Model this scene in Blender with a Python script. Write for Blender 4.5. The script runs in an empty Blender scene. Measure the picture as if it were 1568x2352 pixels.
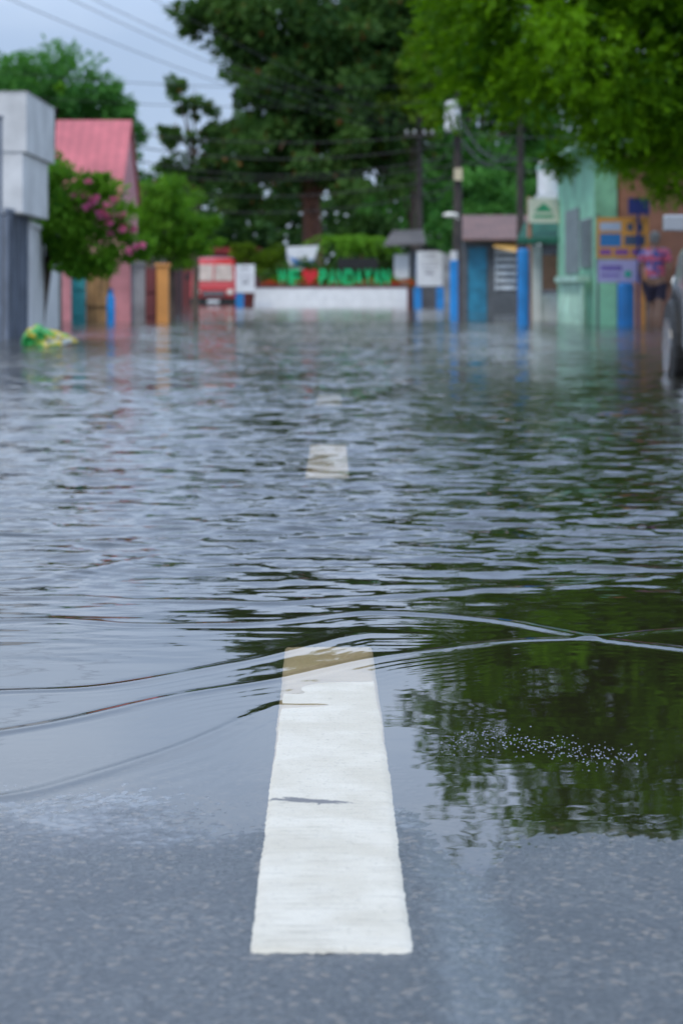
import bpy, math, random
import numpy as np
from mathutils import Vector, Matrix
random.seed(7)
rng = np.random.default_rng(7)
scene = bpy.context.scene
COL = scene.collection
scene.view_settings.view_transform = 'Standard'
scene.view_settings.look = 'None'
scene.view_settings.exposure = 0

# ------------------------------------------------------------------ node helpers
class NT:
    def __init__(s, tree): s.t = tree; s.n = tree.nodes; s.l = tree.links
    def node(s, typ, **kw):
        nd = s.n.new(typ)
        for k, v in kw.items(): setattr(nd, k, v)
        return nd
    def link(s, a, b): s.l.new(a, b)
    def inp(s, sock, v):
        if isinstance(v, bpy.types.NodeSocket): s.l.new(v, sock)
        else: sock.default_value = v
    def math(s, op, a, b=None, c=None, clamp=False):
        nd = s.n.new('ShaderNodeMath'); nd.operation = op; nd.use_clamp = clamp
        s.inp(nd.inputs[0], a)
        if b is not None: s.inp(nd.inputs[1], b)
        if c is not None: s.inp(nd.inputs[2], c)
        return nd.outputs[0]
    def vmath(s, op, a, b=None, scale=None):
        nd = s.n.new('ShaderNodeVectorMath'); nd.operation = op
        s.inp(nd.inputs[0], a)
        if b is not None: s.inp(nd.inputs[1], b)
        if scale is not None: s.inp(nd.inputs['Scale'], scale)
        return nd.outputs[0]
    def ramp(s, v, a, b, c=0.0, d=1.0, smooth=True):
        nd = s.n.new('ShaderNodeMapRange'); nd.interpolation_type = 'SMOOTHSTEP' if smooth else 'LINEAR'
        s.inp(nd.inputs[0], v); nd.inputs[1].default_value = a; nd.inputs[2].default_value = b
        nd.inputs[3].default_value = c; nd.inputs[4].default_value = d
        return nd.outputs[0]
    def noise(s, vec, scale, detail=2.0, rough=0.5):
        nd = s.n.new('ShaderNodeTexNoise'); nd.inputs['Scale'].default_value = scale
        nd.inputs['Detail'].default_value = detail; nd.inputs['Roughness'].default_value = rough
        if vec is not None: s.l.new(vec, nd.inputs['Vector'])
        return nd
    def mix(s, f, a, b):
        nd = s.n.new('ShaderNodeMix'); nd.data_type = 'RGBA'
        s.inp(nd.inputs[0], f); s.inp(nd.inputs[6], a); s.inp(nd.inputs[7], b)
        return nd.outputs[2]

def newmat(name):
    m = bpy.data.materials.new(name); m.use_nodes = True
    nt = NT(m.node_tree); nt.n.clear()
    out = nt.node('ShaderNodeOutputMaterial')
    return m, nt, out

def c4(c): return (c[0], c[1], c[2], 1.0)
_cache = {}
def M(name, col, rough=0.6, var=0.35, scale=3.0, bump=0.0, metal=0.0, stripes=None, coat=0.0):
    if name in _cache: return _cache[name]
    m, nt, out = newmat(name)
    p = nt.node('ShaderNodeBsdfPrincipled')
    g = nt.node('ShaderNodeNewGeometry')
    n = nt.noise(g.outputs['Position'], scale, 6.0, 0.65)
    f = nt.ramp(n.outputs[0], 0.3, 0.7)
    base = nt.mix(f, c4([c*(1-var) for c in col]), c4([min(1, c*(1+var*0.4)) for c in col]))
    n2 = nt.noise(nt.vmath('MULTIPLY', g.outputs['Position'], (9, 9, 0.8)), 1.0, 4.0, 0.6)
    base = nt.mix(nt.math('MULTIPLY', nt.ramp(n2.outputs[0], 0.55, 0.75), 0.35*min(1, var*2)), base, c4([c*0.35+0.02 for c in col]))
    if stripes:
        ax, freq, dark = stripes
        sp = nt.node('ShaderNodeSeparateXYZ'); nt.link(g.outputs['Position'], sp.inputs[0])
        w = nt.math('SINE', nt.math('MULTIPLY', sp.outputs[ax], freq*6.2832))
        base = nt.mix(nt.ramp(w, 0.2, 0.9, 0, dark), base, c4([c*0.3 for c in col]))
    nt.link(base, p.inputs['Base Color'])
    p.inputs['Roughness'].default_value = rough
    p.inputs['Metallic'].default_value = metal
    p.inputs['Coat Weight'].default_value = coat
    if bump:
        b = nt.node('ShaderNodeBump'); b.inputs['Strength'].default_value = bump; b.inputs['Distance'].default_value = 0.02
        nt.link(n.outputs[0], b.inputs['Height']); nt.link(b.outputs[0], p.inputs['Normal'])
    nt.link(p.outputs[0], out.inputs[0])
    _cache[name] = m
    return m

def leafmat(name, dark, light, warm=None):
    m, nt, out = newmat(name)
    a = nt.node('ShaderNodeAttribute', attribute_name='tint')
    sp = nt.node('ShaderNodeSeparateColor'); nt.link(a.outputs['Color'], sp.inputs[0])
    col = nt.mix(sp.outputs[0], c4(dark), c4(light))
    if warm: col = nt.mix(nt.ramp(sp.outputs[1], 0.955, 0.985), col, c4(warm))
    d = nt.node('ShaderNodeBsdfPrincipled'); nt.link(col, d.inputs['Base Color']); d.inputs['Roughness'].default_value = 0.6
    d.inputs['Specular IOR Level'].default_value = 0.12
    t = nt.node('ShaderNodeBsdfTranslucent')
    nt.link(nt.mix(0.5, col, c4([light[0]*1.4, light[1]*1.4, light[2]*0.6])), t.inputs['Color'])
    mx = nt.node('ShaderNodeMixShader'); mx.inputs[0].default_value = 0.36
    nt.link(d.outputs[0], mx.inputs[1]); nt.link(t.outputs[0], mx.inputs[2]); nt.link(mx.outputs[0], out.inputs[0])
    return m

# ------------------------------------------------------------------ mesh helpers
class MB:
    def __init__(s): s.v = []; s.f = []; s.m = []
    def add(s, vs, fs, m=0):
        o = len(s.v); s.v += [tuple(v) for v in vs]
        for f in fs: s.f.append(tuple(o+i for i in f)); s.m.append(m)
        return s
    def box(s, x0, x1, y0, y1, z0, z1, m=0):
        vs = [(x0,y0,z0),(x1,y0,z0),(x1,y1,z0),(x0,y1,z0),(x0,y0,z1),(x1,y0,z1),(x1,y1,z1),(x0,y1,z1)]
        return s.add(vs, [(0,3,2,1),(4,5,6,7),(0,1,5,4),(1,2,6,5),(2,3,7,6),(3,0,4,7)], m)
    def seg(s, p0, p1, th, z0, z1, m=0):
        a = Vector((p0[0], p0[1], 0)); b = Vector((p1[0], p1[1], 0)); d = (b-a).normalized(); n = Vector((-d.y, d.x, 0))*th*0.5
        q = [a-n, b-n, b+n, a+n]
        vs = [(p.x, p.y, z0) for p in q]+[(p.x, p.y, z1) for p in q]
        return s.add(vs, [(0,3,2,1),(4,5,6,7),(0,1,5,4),(1,2,6,5),(2,3,7,6),(3,0,4,7)], m)
    def tube(s, pts, rad, n=8, m=0):
        pts = [Vector(p) for p in pts]
        if not hasattr(rad, '__len__'): rad = [rad]*len(pts)
        vs = []
        for i, p in enumerate(pts):
            d = (pts[min(i+1, len(pts)-1)]-pts[max(i-1, 0)]).normalized()
            u = d.cross(Vector((0.13, 0.97, 0.2)) if abs(d.y) < 0.9 else Vector((1, 0, 0))).normalized(); w = d.cross(u)
            for k in range(n):
                a = 2*math.pi*k/n; vs.append(p+(u*math.cos(a)+w*math.sin(a))*rad[i])
        fs = []
        for i in range(len(pts)-1):
            for k in range(n):
                fs.append((i*n+k, i*n+(k+1) % n, (i+1)*n+(k+1) % n, (i+1)*n+k))
        fs.append(tuple(range(n))); fs.append(tuple((len(pts)-1)*n+k for k in reversed(range(n))))
        return s.add(vs, fs, m)
    def ell(s, c, r, nu=12, nv=8, m=0, jit=0.0):
        vs = []; fs = []
        for j in range(nv+1):
            ph = math.pi*j/nv
            for i in range(nu):
                a = 2*math.pi*i/nu; k = 1+random.uniform(-jit, jit)
                vs.append((c[0]+r[0]*k*math.sin(ph)*math.cos(a), c[1]+r[1]*k*math.sin(ph)*math.sin(a), c[2]+r[2]*k*math.cos(ph)))
        for j in range(nv):
            for i in range(nu): fs.append((j*nu+i, (j+1)*nu+i, (j+1)*nu+(i+1) % nu, j*nu+(i+1) % nu))
        return s.add(vs, fs, m)
    def loft(s, secs, m=0, n=6):
        vs = []; cnt = None
        for (y, wb, wt, z0, z1, r) in secs:
            ring = []
            def corner(cx, cz, a0):
                for k in range(n):
                    a = a0+math.pi/2*k/(n-1); ring.append((cx+r*math.cos(a), y, cz+r*math.sin(a)))
            corner(wb-r, z0+r, -math.pi/2); corner(wt-r, z1-r, 0); corner(-wt+r, z1-r, math.pi/2); corner(-wb+r, z0+r, math.pi)
            cnt = len(ring); vs += ring
        fs = []
        for i in range(len(secs)-1):
            for k in range(cnt): fs.append((i*cnt+k, (i+1)*cnt+k, (i+1)*cnt+(k+1) % cnt, i*cnt+(k+1) % cnt))
        fs.append(tuple(range(cnt))); fs.append(tuple((len(secs)-1)*cnt+k for k in reversed(range(cnt))))
        return s.add(vs, fs, m)
    def obj(s, name, mats, parent=None, smooth=False, bevel=0.0, label=None, loc=(0, 0, 0)):
        me = bpy.data.meshes.new(name); me.from_pydata(s.v, [], s.f)
        if not isinstance(mats, (list, tuple)): mats = [mats]
        for mt in mats: me.materials.append(mt)
        me.polygons.foreach_set('material_index', s.m)
        if smooth: me.polygons.foreach_set('use_smooth', [True]*len(s.f))
        me.update()
        o = bpy.data.objects.new(name, me); COL.objects.link(o); o.location = loc
        if parent: o.parent = parent
        if label: o['label'] = label
        if bevel:
            b = o.modifiers.new('Bevel', 'BEVEL'); b.width = bevel; b.segments = 2; b.limit_method = 'ANGLE'
        return o

def tag(o, label, cat, group=None):
    o['label'] = label; o['category'] = cat
    if group: o['group'] = group
    return o
def thing(name, label, cat, loc=(0, 0, 0), rot=0.0, group=None):
    e = bpy.data.objects.new(name, None); COL.objects.link(e); e.location = loc; e.rotation_euler[2] = rot
    e.empty_display_size = 0.2
    return tag(e, label, cat, group)

def leafmesh(name, P, D, S, size, aspect, mat, parent, seed=0, tintrange=None):
    r = np.random.default_rng(seed)
    n = len(P)
    D = D/np.linalg.norm(D, axis=1, keepdims=True)
    R = r.normal(size=(n, 3)); U = np.cross(D, R); U /= np.linalg.norm(U, axis=1, keepdims=True)+1e-9
    N = np.cross(D, U)
    L = (size*S)[:, None]
    a = P; tip = P+D*L; mid = P+D*L*0.45
    w = L*aspect*0.5
    b = mid+U*w+N*w*0.35; c = mid-U*w+N*w*0.35
    V = np.stack([a, b, tip, c], 1).reshape(-1, 3)
    me = bpy.data.meshes.new(name)
    me.vertices.add(4*n); me.vertices.foreach_set('co', V.astype(np.float32).ravel())
    me.loops.add(4*n); me.loops.foreach_set('vertex_index', np.arange(4*n, dtype=np.int32))
    me.polygons.add(n); me.polygons.foreach_set('loop_start', np.arange(0, 4*n, 4, dtype=np.int32))
    me.polygons.foreach_set('loop_total', np.full(n, 4, dtype=np.int32))
    me.materials.append(mat); me.update(calc_edges=True)
    at = me.attributes.new('tint', 'FLOAT_COLOR', 'POINT')
    t = np.clip((tintrange if tintrange is not None else 0.5)+r.normal(0, 0.2, n), 0, 1)
    colr = np.ones((n, 4)); colr[:, 0] = t; colr[:, 1] = r.random(n)
    at.data.foreach_set('color', np.repeat(colr, 4, axis=0).astype(np.float32).ravel())
    o = bpy.data.objects.new(name, me); COL.objects.link(o)
    if parent: o.parent = parent
    return o

def crown_points(ells, nsub, nleaf, seed, subr=0.3, inner=0.25):
    r = np.random.default_rng(seed)
    E = np.array(ells, float)
    vol = E[:, 3]*E[:, 4]*E[:, 5]; vol = vol**0.75; vol /= vol.sum()
    idx = r.choice(len(E), nsub, p=vol)
    d = r.normal(size=(nsub, 3)); d /= np.linalg.norm(d, axis=1, keepdims=True)
    rad = np.where(r.random(nsub) < inner, r.random(nsub)*0.6, 0.68+0.34*r.random(nsub))
    C = E[idx, :3]+d*E[idx, 3:]*rad[:, None]
    minr = E[idx, 3:].min(axis=1)
    sr = minr*subr*(0.6+0.8*r.random(nsub))
    out = d
    k = r.integers(0, nsub, nleaf)
    q = r.normal(size=(nleaf, 3)); q /= np.linalg.norm(q, axis=1, keepdims=True)
    P = C[k]+q*np.array([1.15, 1.15, 0.75])*(sr[k]*r.random(nleaf)**0.45)[:, None]
    subt = r.random(nsub)
    return P, out[k]+q*0.8, subt[k], C

def make_tree(name, label, base, ells, trunk_r, nsub, nleaf, size, aspect, mat, seed, bark, subr=0.3, spray=0, cat='tree', droop=0.5, group=None, fork=None, part='crown', inner=0.25):
    e = thing(name, label, cat, base, group=group)
    bx, by, bz = base
    L = [(x-bx, y-by, z-bz, a, b, c) for (x, y, z, a, b, c) in ells]
    P, out, t, C = crown_points(L, nsub, nleaf, seed, subr, inner)
    r = np.random.default_rng(seed+5)
    D = out*0.6+r.normal(size=P.shape)*0.6; D[:, 2] -= droop
    if spray:
        D /= np.linalg.norm(D, axis=1, keepdims=True)
        PP = []; DD = []; TT = []
        side = np.cross(D, r.normal(size=P.shape)); side /= np.linalg.norm(side, axis=1, keepdims=True)
        for k in range(spray):
            f = (k+0.5)/spray; sg = 1 if k % 2 else -1
            PP.append(P+D*size*2.6*f); DD.append(D*0.8+side*sg*(0.9 if k < spray-1 else 0.1)+r.normal(size=P.shape)*0.12); TT.append(t)
        P = np.concatenate(PP); D = np.concatenate(DD); t = np.concatenate(TT)
    leafmesh(part, P, D, 0.6+0.8*r.random(len(P)), size, aspect, mat, e, seed, 0.15+0.7*t)
    mb = MB(); cz = min(l[2]-l[5]*0.4 for l in L) if fork is None else fork
    cz = max(cz, 0.3)
    cx = sum(l[0] for l in L)/len(L)*0.25; cy = 0
    top = max(l[2] for l in L)
    pts = [(0, 0, 0), (cx*0.3+trunk_r*0.4, 0, cz*0.5), (cx, cy, cz), (cx*1.3, cy, (cz+top)/2), (cx*1.6, cy, top)]
    mb.tube(pts, [trunk_r*1.25, trunk_r, trunk_r*0.85, trunk_r*0.5, trunk_r*0.12], 10)
    for i in range(min(16, len(L)*3)):
        l = L[i % len(L)]; q = np.array(l[:3])+(r.random(3)-0.5)*np.array(l[3:])*1.1
        s0 = Vector((cx, cy, cz)) if i % 2 else Vector((cx*1.3, cy, (cz+top)/2))
        m = (s0+Vector(q))/2+Vector((0, 0, 0.12*(Vector(q)-s0).length))
        mb.tube([s0, m, Vector(q)], [trunk_r*0.45, trunk_r*0.28, trunk_r*0.07], 6)
    mb.obj('trunk', bark, e, smooth=True)
    return e

# ------------------------------------------------------------------ terrain profile
def road_z(y):
    y = np.asarray(y, float)
    z = -0.0040*(y-2.85)-0.00018*np.clip(y-4, 0, None)**2
    z14 = -0.0040*11.15-0.018
    z = np.where(y < 14, z, z14-0.0125*(y-14))
    z = np.maximum(z, -0.36)
    z = np.minimum(z, 0.05)
    up = np.clip((y-112)/25, 0, 1); z = z*(1-up)+0.7*up
    return z
def dip(x, y):
    wob = 0.05*np.sin(x*11+1)+0.03*np.sin(x*27)
    return -0.0014*np.exp(-((x-0.135)/0.05)**2)*np.clip((y-1.9)/0.3, 0, 1)-0.0018*np.clip((x-0.09)/0.05, 0, 1)*np.clip((4-x), 0, 1)*np.clip((y-2.70-wob)/0.12, 0, 1)

def smooth_noise(X, Y, scale, seed, n=14):
    r = np.random.default_rng(seed); out = np.zeros_like(X)
    for i in range(n):
        a = r.random()*2*math.pi; k = 2*math.pi/scale*(0.6+0.9*r.random()); ph = r.random()*6.28
        out += np.sin(k*(X*math.cos(a)+Y*math.sin(a))+ph)
    return out/math.sqrt(n/2)

def grid(name, X, Y, Z, mat):
    nr, nc = X.shape
    V = np.stack([X, Y, Z], -1).reshape(-1, 3).astype(np.float32)
    i = np.arange(nr*nc).reshape(nr, nc)
    F = np.stack([i[:-1, :-1], i[:-1, 1:], i[1:, 1:], i[1:, :-1]], -1).reshape(-1, 4)
    n = len(F); me = bpy.data.meshes.new(name)
    me.vertices.add(len(V)); me.vertices.foreach_set('co', V.ravel())
    me.loops.add(4*n); me.loops.foreach_set('vertex_index', F.astype(np.int32).ravel())
    me.polygons.add(n); me.polygons.foreach_set('loop_start', np.arange(0, 4*n, 4, dtype=np.int32))
    me.polygons.foreach_set('loop_total', np.full(n, 4, dtype=np.int32))
    me.polygons.foreach_set('use_smooth', np.ones(n, dtype=bool))
    me.materials.append(mat); me.update(calc_edges=True)
    o = bpy.data.objects.new(name, me); COL.objects.link(o); o['kind'] = 'structure'
    return o

# ------------------------------------------------------------------ asphalt, paint, water
def asphalt():
    m, nt, out = newmat('wet_asphalt')
    g = nt.node('ShaderNodeNewGeometry'); pos = g.outputs['Position']
    sp = nt.node('ShaderNodeSeparateXYZ'); nt.link(pos, sp.inputs[0]); x, y, z = sp.outputs[0], sp.outputs[1], sp.outputs[2]
    fine = nt.noise(pos, 210, 3, 0.75); mid = nt.noise(pos, 60, 4, 0.6); big = nt.noise(pos, 5, 4, 0.6)
    col = nt.mix(nt.ramp(fine.outputs[0], 0.38, 0.66), c4((0.012, 0.018, 0.024)), c4((0.13, 0.135, 0.135)))
    col = nt.mix(nt.ramp(big.outputs[0], 0.35, 0.65, 0, 0.6), col, c4((0.025, 0.030, 0.036)))
    vor = nt.node('ShaderNodeTexVoronoi'); vor.inputs['Scale'].default_value = 150; nt.link(pos, vor.inputs['Vector'])
    sc = nt.node('ShaderNodeSeparateColor'); nt.link(vor.outputs['Color'], sc.inputs[0])
    col = nt.mix(nt.math('MULTIPLY', nt.ramp(sc.outputs[0], 0.88, 0.94), 0.6), col, c4((0.24, 0.20, 0.16)))
    col = nt.mix(nt.math('MULTIPLY', nt.ramp(sc.outputs[1], 0.85, 0.92), 0.6), col, c4((0.008, 0.010, 0.012)))
    bn = nt.math('MULTIPLY', nt.math('SUBTRACT', big.outputs[0], 0.5), 0.7)
    mn = nt.math('MULTIPLY', nt.math('SUBTRACT', mid.outputs[0], 0.5), 0.5)
    yy = nt.math('ADD', nt.math('ADD', y, bn), mn)
    f1 = nt.ramp(yy, 2.55, 2.95)
    strip = nt.math('SUBTRACT', 1.0, nt.math('MULTIPLY', nt.math('ABSOLUTE', nt.math('SUBTRACT', x, 0.12)), 14.0), clamp=True)
    strip = nt.ramp(nt.math('ADD', strip, nt.math('ADD', nt.math('MULTIPLY', mn, 1.2), nt.math('MULTIPLY', bn, 1.5))), 0.2, 0.7)
    film = nt.math('MAXIMUM', f1, nt.math('MULTIPLY', strip, 0.8))
    sub = nt.ramp(z, -0.0012, 0.0002, 0.0, 1.0)
    p = nt.node('ShaderNodeBsdfPrincipled')
    nt.link(nt.mix(sub, c4((0.030, 0.031, 0.024)), col), p.inputs['Base Color'])
    nt.link(nt.ramp(film, 0, 1, 0.42, 0.30, False), p.inputs['Roughness'])
    p.inputs['IOR'].default_value = 1.5
    nt.link(nt.math('MULTIPLY', sub, nt.ramp(film, 0, 1, 0.5, 0.05, False)), p.inputs['Specular IOR Level'])
    nt.link(nt.math('MULTIPLY', sub, nt.ramp(film, 0, 1, 0.6, 1.0, False)), p.inputs['Coat Weight'])
    nt.link(nt.ramp(film, 0, 1, 0.30, 0.03, False), p.inputs['Coat Roughness'])
    p.inputs['Coat IOR'].default_value = 1.36
    b = nt.node('ShaderNodeBump'); b.inputs['Distance'].default_value = 0.0022
    nt.link(nt.ramp(film, 0, 1, 0.8, 0.03, False), b.inputs['Strength'])
    nt.link(nt.math('ADD', fine.outputs[0], nt.math('MULTIPLY', mid.outputs[0], 1.0)), b.inputs['Height'])
    nt.link(b.outputs[0], p.inputs['Normal']); nt.link(b.outputs[0], p.inputs['Coat Normal'])
    nt.link(p.outputs[0], out.inputs[0])
    return m

def paint():
    m, nt, out = newmat('road_paint')
    g = nt.node('ShaderNodeNewGeometry'); pos = g.outputs['Position']
    sp = nt.node('ShaderNodeSeparateXYZ'); nt.link(pos, sp.inputs[0]); x, y = sp.outputs[0], sp.outputs[1]
    n1 = nt.noise(pos, 9, 5, 0.6); n2 = nt.noise(nt.vmath('MULTIPLY', pos, (14, 110, 1)), 1.0, 3, 0.6); n3 = nt.noise(pos, 140, 3, 0.7)
    col = nt.mix(nt.ramp(n1.outputs[0], 0.35, 0.7), c4((0.58, 0.53, 0.43)), c4((0.68, 0.635, 0.54)))
    streak = nt.math('MULTIPLY', nt.ramp(n2.outputs[0], 0.50, 0.66, 0, 0.42), nt.ramp(y, 2.2, 3.3, 1.0, 0.2))
    col = nt.mix(streak, col, c4((0.36, 0.33, 0.27)))
    col = nt.mix(nt.ramp(n3.outputs[0], 0.56, 0.72, 0, 0.5), col, c4((0.32, 0.30, 0.25)))
    n5 = nt.noise(pos, 22, 4, 0.7)
    col = nt.mix(nt.ramp(n5.outputs[0], 0.66, 0.74, 0, 0.55), col, c4((0.20, 0.19, 0.17)))
    n4 = nt.noise(nt.vmath('MULTIPLY', pos, (30, 30, 1)), 1.0, 4, 0.7)
    cy = nt.math('ADD', 2.865, nt.math('MULTIPLY', nt.math('SUBTRACT', n4.outputs[0], 0.5), 0.05))
    cy = nt.math('ADD', cy, nt.math('MULTIPLY', nt.math('ADD', x, 0.03), -0.28))
    d = nt.math('ABSOLUTE', nt.math('SUBTRACT', y, cy))
    w = nt.math('MULTIPLY', nt.math('MULTIPLY', nt.ramp(x, -0.09, -0.045, 0.4, 1), nt.ramp(x, -0.035, 0.03, 1, 0.0)), 0.013)
    crack = nt.ramp(nt.math('SUBTRACT', d, w), -0.002, 0.0015, 1, 0)
    crack = nt.math('MULTIPLY', crack, nt.math('MULTIPLY', nt.ramp(x, 0.02, 0.03, 1, 0), nt.ramp(x, -0.088, -0.082, 0, 1)))
    col = nt.mix(nt.math('MULTIPLY', crack, 0.9), col, c4((0.12, 0.12, 0.13)))
    p = nt.node('ShaderNodeBsdfPrincipled'); nt.link(col, p.inputs['Base Color'])
    p.inputs['Roughness'].default_value = 0.55
    b = nt.node('ShaderNodeBump'); b.inputs['Distance'].default_value = 0.002; b.inputs['Strength'].default_value = 0.6
    nt.link(nt.math('ADD', n3.outputs[0], n2.outputs[0]), b.inputs['Height']); nt.link(b.outputs[0], p.inputs['Normal'])
    nt.link(p.outputs[0], out.inputs[0])
    return m

def watermat():
    m, nt, out = newmat('flood_water')
    g = nt.node('ShaderNodeNewGeometry'); pos = g.outputs['Position']
    sp = nt.node('ShaderNodeSeparateXYZ'); nt.link(pos, sp.inputs[0]); x, y = sp.outputs[0], sp.outputs[1]
    def vn(scale, vec, det):
        n = nt.noise(nt.vmath('MULTIPLY', pos, vec), scale, det, 0.6)
        return nt.vmath('SUBTRACT', n.outputs['Color'], (0.5, 0.5, 0.5))
    a = nt.vmath('SCALE', vn(5.0, (0.7, 1.0, 1), 2.0), scale=0.34)
    b = nt.vmath('SCALE', vn(20.0, (0.45, 1.0, 1), 3.0), scale=0.54)
    c = nt.vmath('SCALE', vn(0.7, (0.8, 1, 1), 1.0), scale=0.10)
    s = nt.vmath('ADD', nt.vmath('ADD', a, b), c)
    s = nt.vmath('ADD', s, (0.0, -0.042, 0.0))
    patch = nt.noise(pos, 0.5, 2, 0.5)
    amp = nt.math('MULTIPLY', nt.ramp(y, 3.9, 6.2, 0.015, 1.0), nt.ramp(y, 42, 47, 1.0, 0.30))
    amp = nt.math('MULTIPLY', amp, nt.ramp(patch.outputs[0], 0.3, 0.7, 0.7, 1.15))
    s = nt.vmath('MULTIPLY', nt.vmath('SCALE', s, scale=amp), (0.7, 1.0, 0.0))
    nrm = nt.vmath('NORMALIZE', nt.vmath('ADD', g.outputs['Normal'], s))
    fr = nt.node('ShaderNodeFresnel'); fr.inputs['IOR'].default_value = 1.38; nt.link(nrm, fr.inputs['Normal'])
    gl = nt.node('ShaderNodeBsdfGlossy'); gl.inputs['Roughness'].default_value = 0.01; nt.link(nrm, gl.inputs['Normal'])
    gl.inputs['Color'].default_value = (1, 1, 1, 1)
    tr = nt.node('ShaderNodeBsdfTransparent'); tr.inputs['Color'].default_value = (0.92, 0.85, 0.73, 1)
    df = nt.node('ShaderNodeBsdfDiffuse'); df.inputs['Color'].default_value = (0.085, 0.085, 0.07, 1)
    mx = nt.node('ShaderNodeMixShader'); nt.link(nt.ramp(y, 9.0, 30.0, 0.02, 0.95, False), mx.inputs[0])
    nt.link(tr.outputs[0], mx.inputs[1]); nt.link(df.outputs[0], mx.inputs[2])
    m2 = nt.node('ShaderNodeMixShader'); nt.link(fr.outputs[0], m2.inputs[0])
    nt.link(mx.outputs[0], m2.inputs[1]); nt.link(gl.outputs[0], m2.inputs[2])
    nt.link(m2.outputs[0], out.inputs[0])
    return m

MA = asphalt(); MP = paint(); MW = watermat()

# ------------------------------------------------------------------ ground / road / stripe / water
xs = np.array([-600, -200, -60, -20, -9, -4.2, 0, 4.2, 9, 20, 60, 200, 600.]); ys = np.array([-40, -10, 0, 1, 2, 4, 6, 8, 10, 12, 14, 18, 22, 30, 40, 60, 80, 100, 112, 120, 130, 137, 160, 300, 900.])
X, Y = np.meshgrid(xs, ys); Z = road_z(Y)-0.02
grid('ground', X, Y, Z, M('ground_mat', (0.08, 0.075, 0.06), 0.9, 0.4, 0.8))

xs = np.concatenate([np.linspace(-4, -0.75, 12), np.arange(-0.7, 0.7, 0.006), np.linspace(0.75, 4, 12)])
ys = np.concatenate([np.linspace(-6, 1.5, 10), np.arange(1.6, 3.7, 0.008), np.geomspace(3.72, 140, 160)])
X, Y = np.meshgrid(xs, ys)
Z = road_z(Y)+dip(X, Y)+0.00020*smooth_noise(X, Y, 0.35, 3)*np.clip(1.2-np.abs(X), 0, 1)+rng.normal(0, 0.00018, X.shape)*(np.abs(X) < 0.72)*(Y < 3.7)*(Y > 1.55)
grid('road', X, Y, Z, MA)

def stripe(y0, y1, cx0, cx1, w, label, n=220):
    ys = np.linspace(y0, y1, n); r = np.random.default_rng(int(y0*10))
    def jit():
        a = np.cumsum(r.normal(0, 0.00012, n)); a -= np.linspace(a[0], a[-1], n); return a+r.normal(0, 0.0004, n)
    L = -w/2+jit(); R = w/2+jit(); cx = np.linspace(cx0, cx1, n)
    cols = 30
    t = np.linspace(0, 1, cols)
    X = cx[:, None]+L[:, None]*(1-t)+R[:, None]*t
    Y = np.repeat(ys[:, None], cols, 1); Y[0, :] += r.normal(0, 0.0015, cols); Y[-1, :] += r.normal(0, 0.003, cols)
    Z = road_z(Y)+0.0034+0.00030*smooth_noise(X, Y, 0.16, 8)
    Z[:, 0] -= 0.003; Z[:, -1] -= 0.003; Z[0, :] -= 0.003
    o = grid('lane_marking', X, Y, Z, MP); o['label'] = label
    return o
stripe(2.21, 4.13, -0.009, -0.022, 0.1485, 'white painted lane dash on wet asphalt')
stripe(8.1, 10.0, -0.048, -0.055, 0.1485, 'white painted lane dash under shallow flood water', 60)
stripe(13.9, 15.9, -0.075, -0.08, 0.15, 'white painted lane dash under murky flood water', 40)

NC = 480
rows = np.concatenate([np.arange(1.2, 2.4, 0.05), np.geomspace(2.4, 5.6, 560), np.geomspace(5.61, 14, 420), np.geomspace(14.08, 150, 240)])
tt = np.linspace(-1, 1, NC); tt = np.sign(tt)*np.abs(tt)**1.25
Y = np.repeat(rows[:, None], NC, 1); X = tt[None, :]*(0.5+0.30*Y)
H = np.zeros_like(X)
r = np.random.default_rng(21)
for i in range(60):
    lam = 0.035*(9 ** r.random()); a = math.pi/2+r.normal(0, 0.5); k = 2*math.pi/lam
    ampl = 0.0125*lam/6.28*(0.1/lam)**0.15
    fade = np.clip(1-(Y-5)/8*(0.08/lam), 0, 1)
    edge = 3.8+0.25*np.sin(X*2.1+1.0)+0.25*np.clip(X*3, 0, 1)
    H += ampl*np.sin(k*(X*math.cos(a)+Y*math.sin(a))+r.random()*6.28+0.9*np.sin(X*(3+i % 5)+i))*fade*(0.02+0.98*np.clip((Y-edge)/1.9, 0, 1)**1.2)
def front(pts, amp, width, train, dirn=-1, lam=0.030):
    global H
    px = np.array([p[0] for p in pts]); py = np.array([p[1] for p in pts])
    xi = np.linspace(px[0], px[-1], 200); yi = np.interp(xi, px, py)
    ker = np.hanning(41); ker /= ker.sum(); yp = np.concatenate([np.full(20, yi[0]), yi, np.full(20, yi[-1])]); yi = np.convolve(yp, ker, 'valid')
    yi = yi+0.02*np.sin(xi*9)+0.01*np.sin(xi*23+1)
    yc = np.interp(X, xi, yi); sl = np.gradient(yi, xi); s = np.interp(X, xi, sl)
    d = (Y-yc)/np.sqrt(1+s*s)
    edge = np.clip((X-px[0]+0.15)/0.15, 0, 1)*np.clip((px[-1]+0.15-X)/0.15, 0, 1)
    H += edge*amp*np.exp(-(d/width)**2)
    mod = 0.5+0.5*np.sin(X*13+Y*3)
    H += edge*mod*amp*0.16*train*np.sin(2*math.pi*d/lam)*np.exp(-np.clip(d*dirn, 0, None)/0.10)*np.exp(-np.clip(-d*dirn, 0, None)/0.015)
front([(-1.6, 3.0), (-.453, 3.207), (-.316, 3.62), (-.091, 3.78), (.085, 4.05), (.393, 4.23), (.616, 4.36), (1.6, 4.5)], 0.0016, 0.017, 0.7)
front([(-1.5, 4.5), (-.628, 4.45), (-.223, 4.365), (.063, 4.6), (.255, 4.48), (.575, 4.08), (1.2, 3.7)], 0.0024, 0.020, 0.4)
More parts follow.
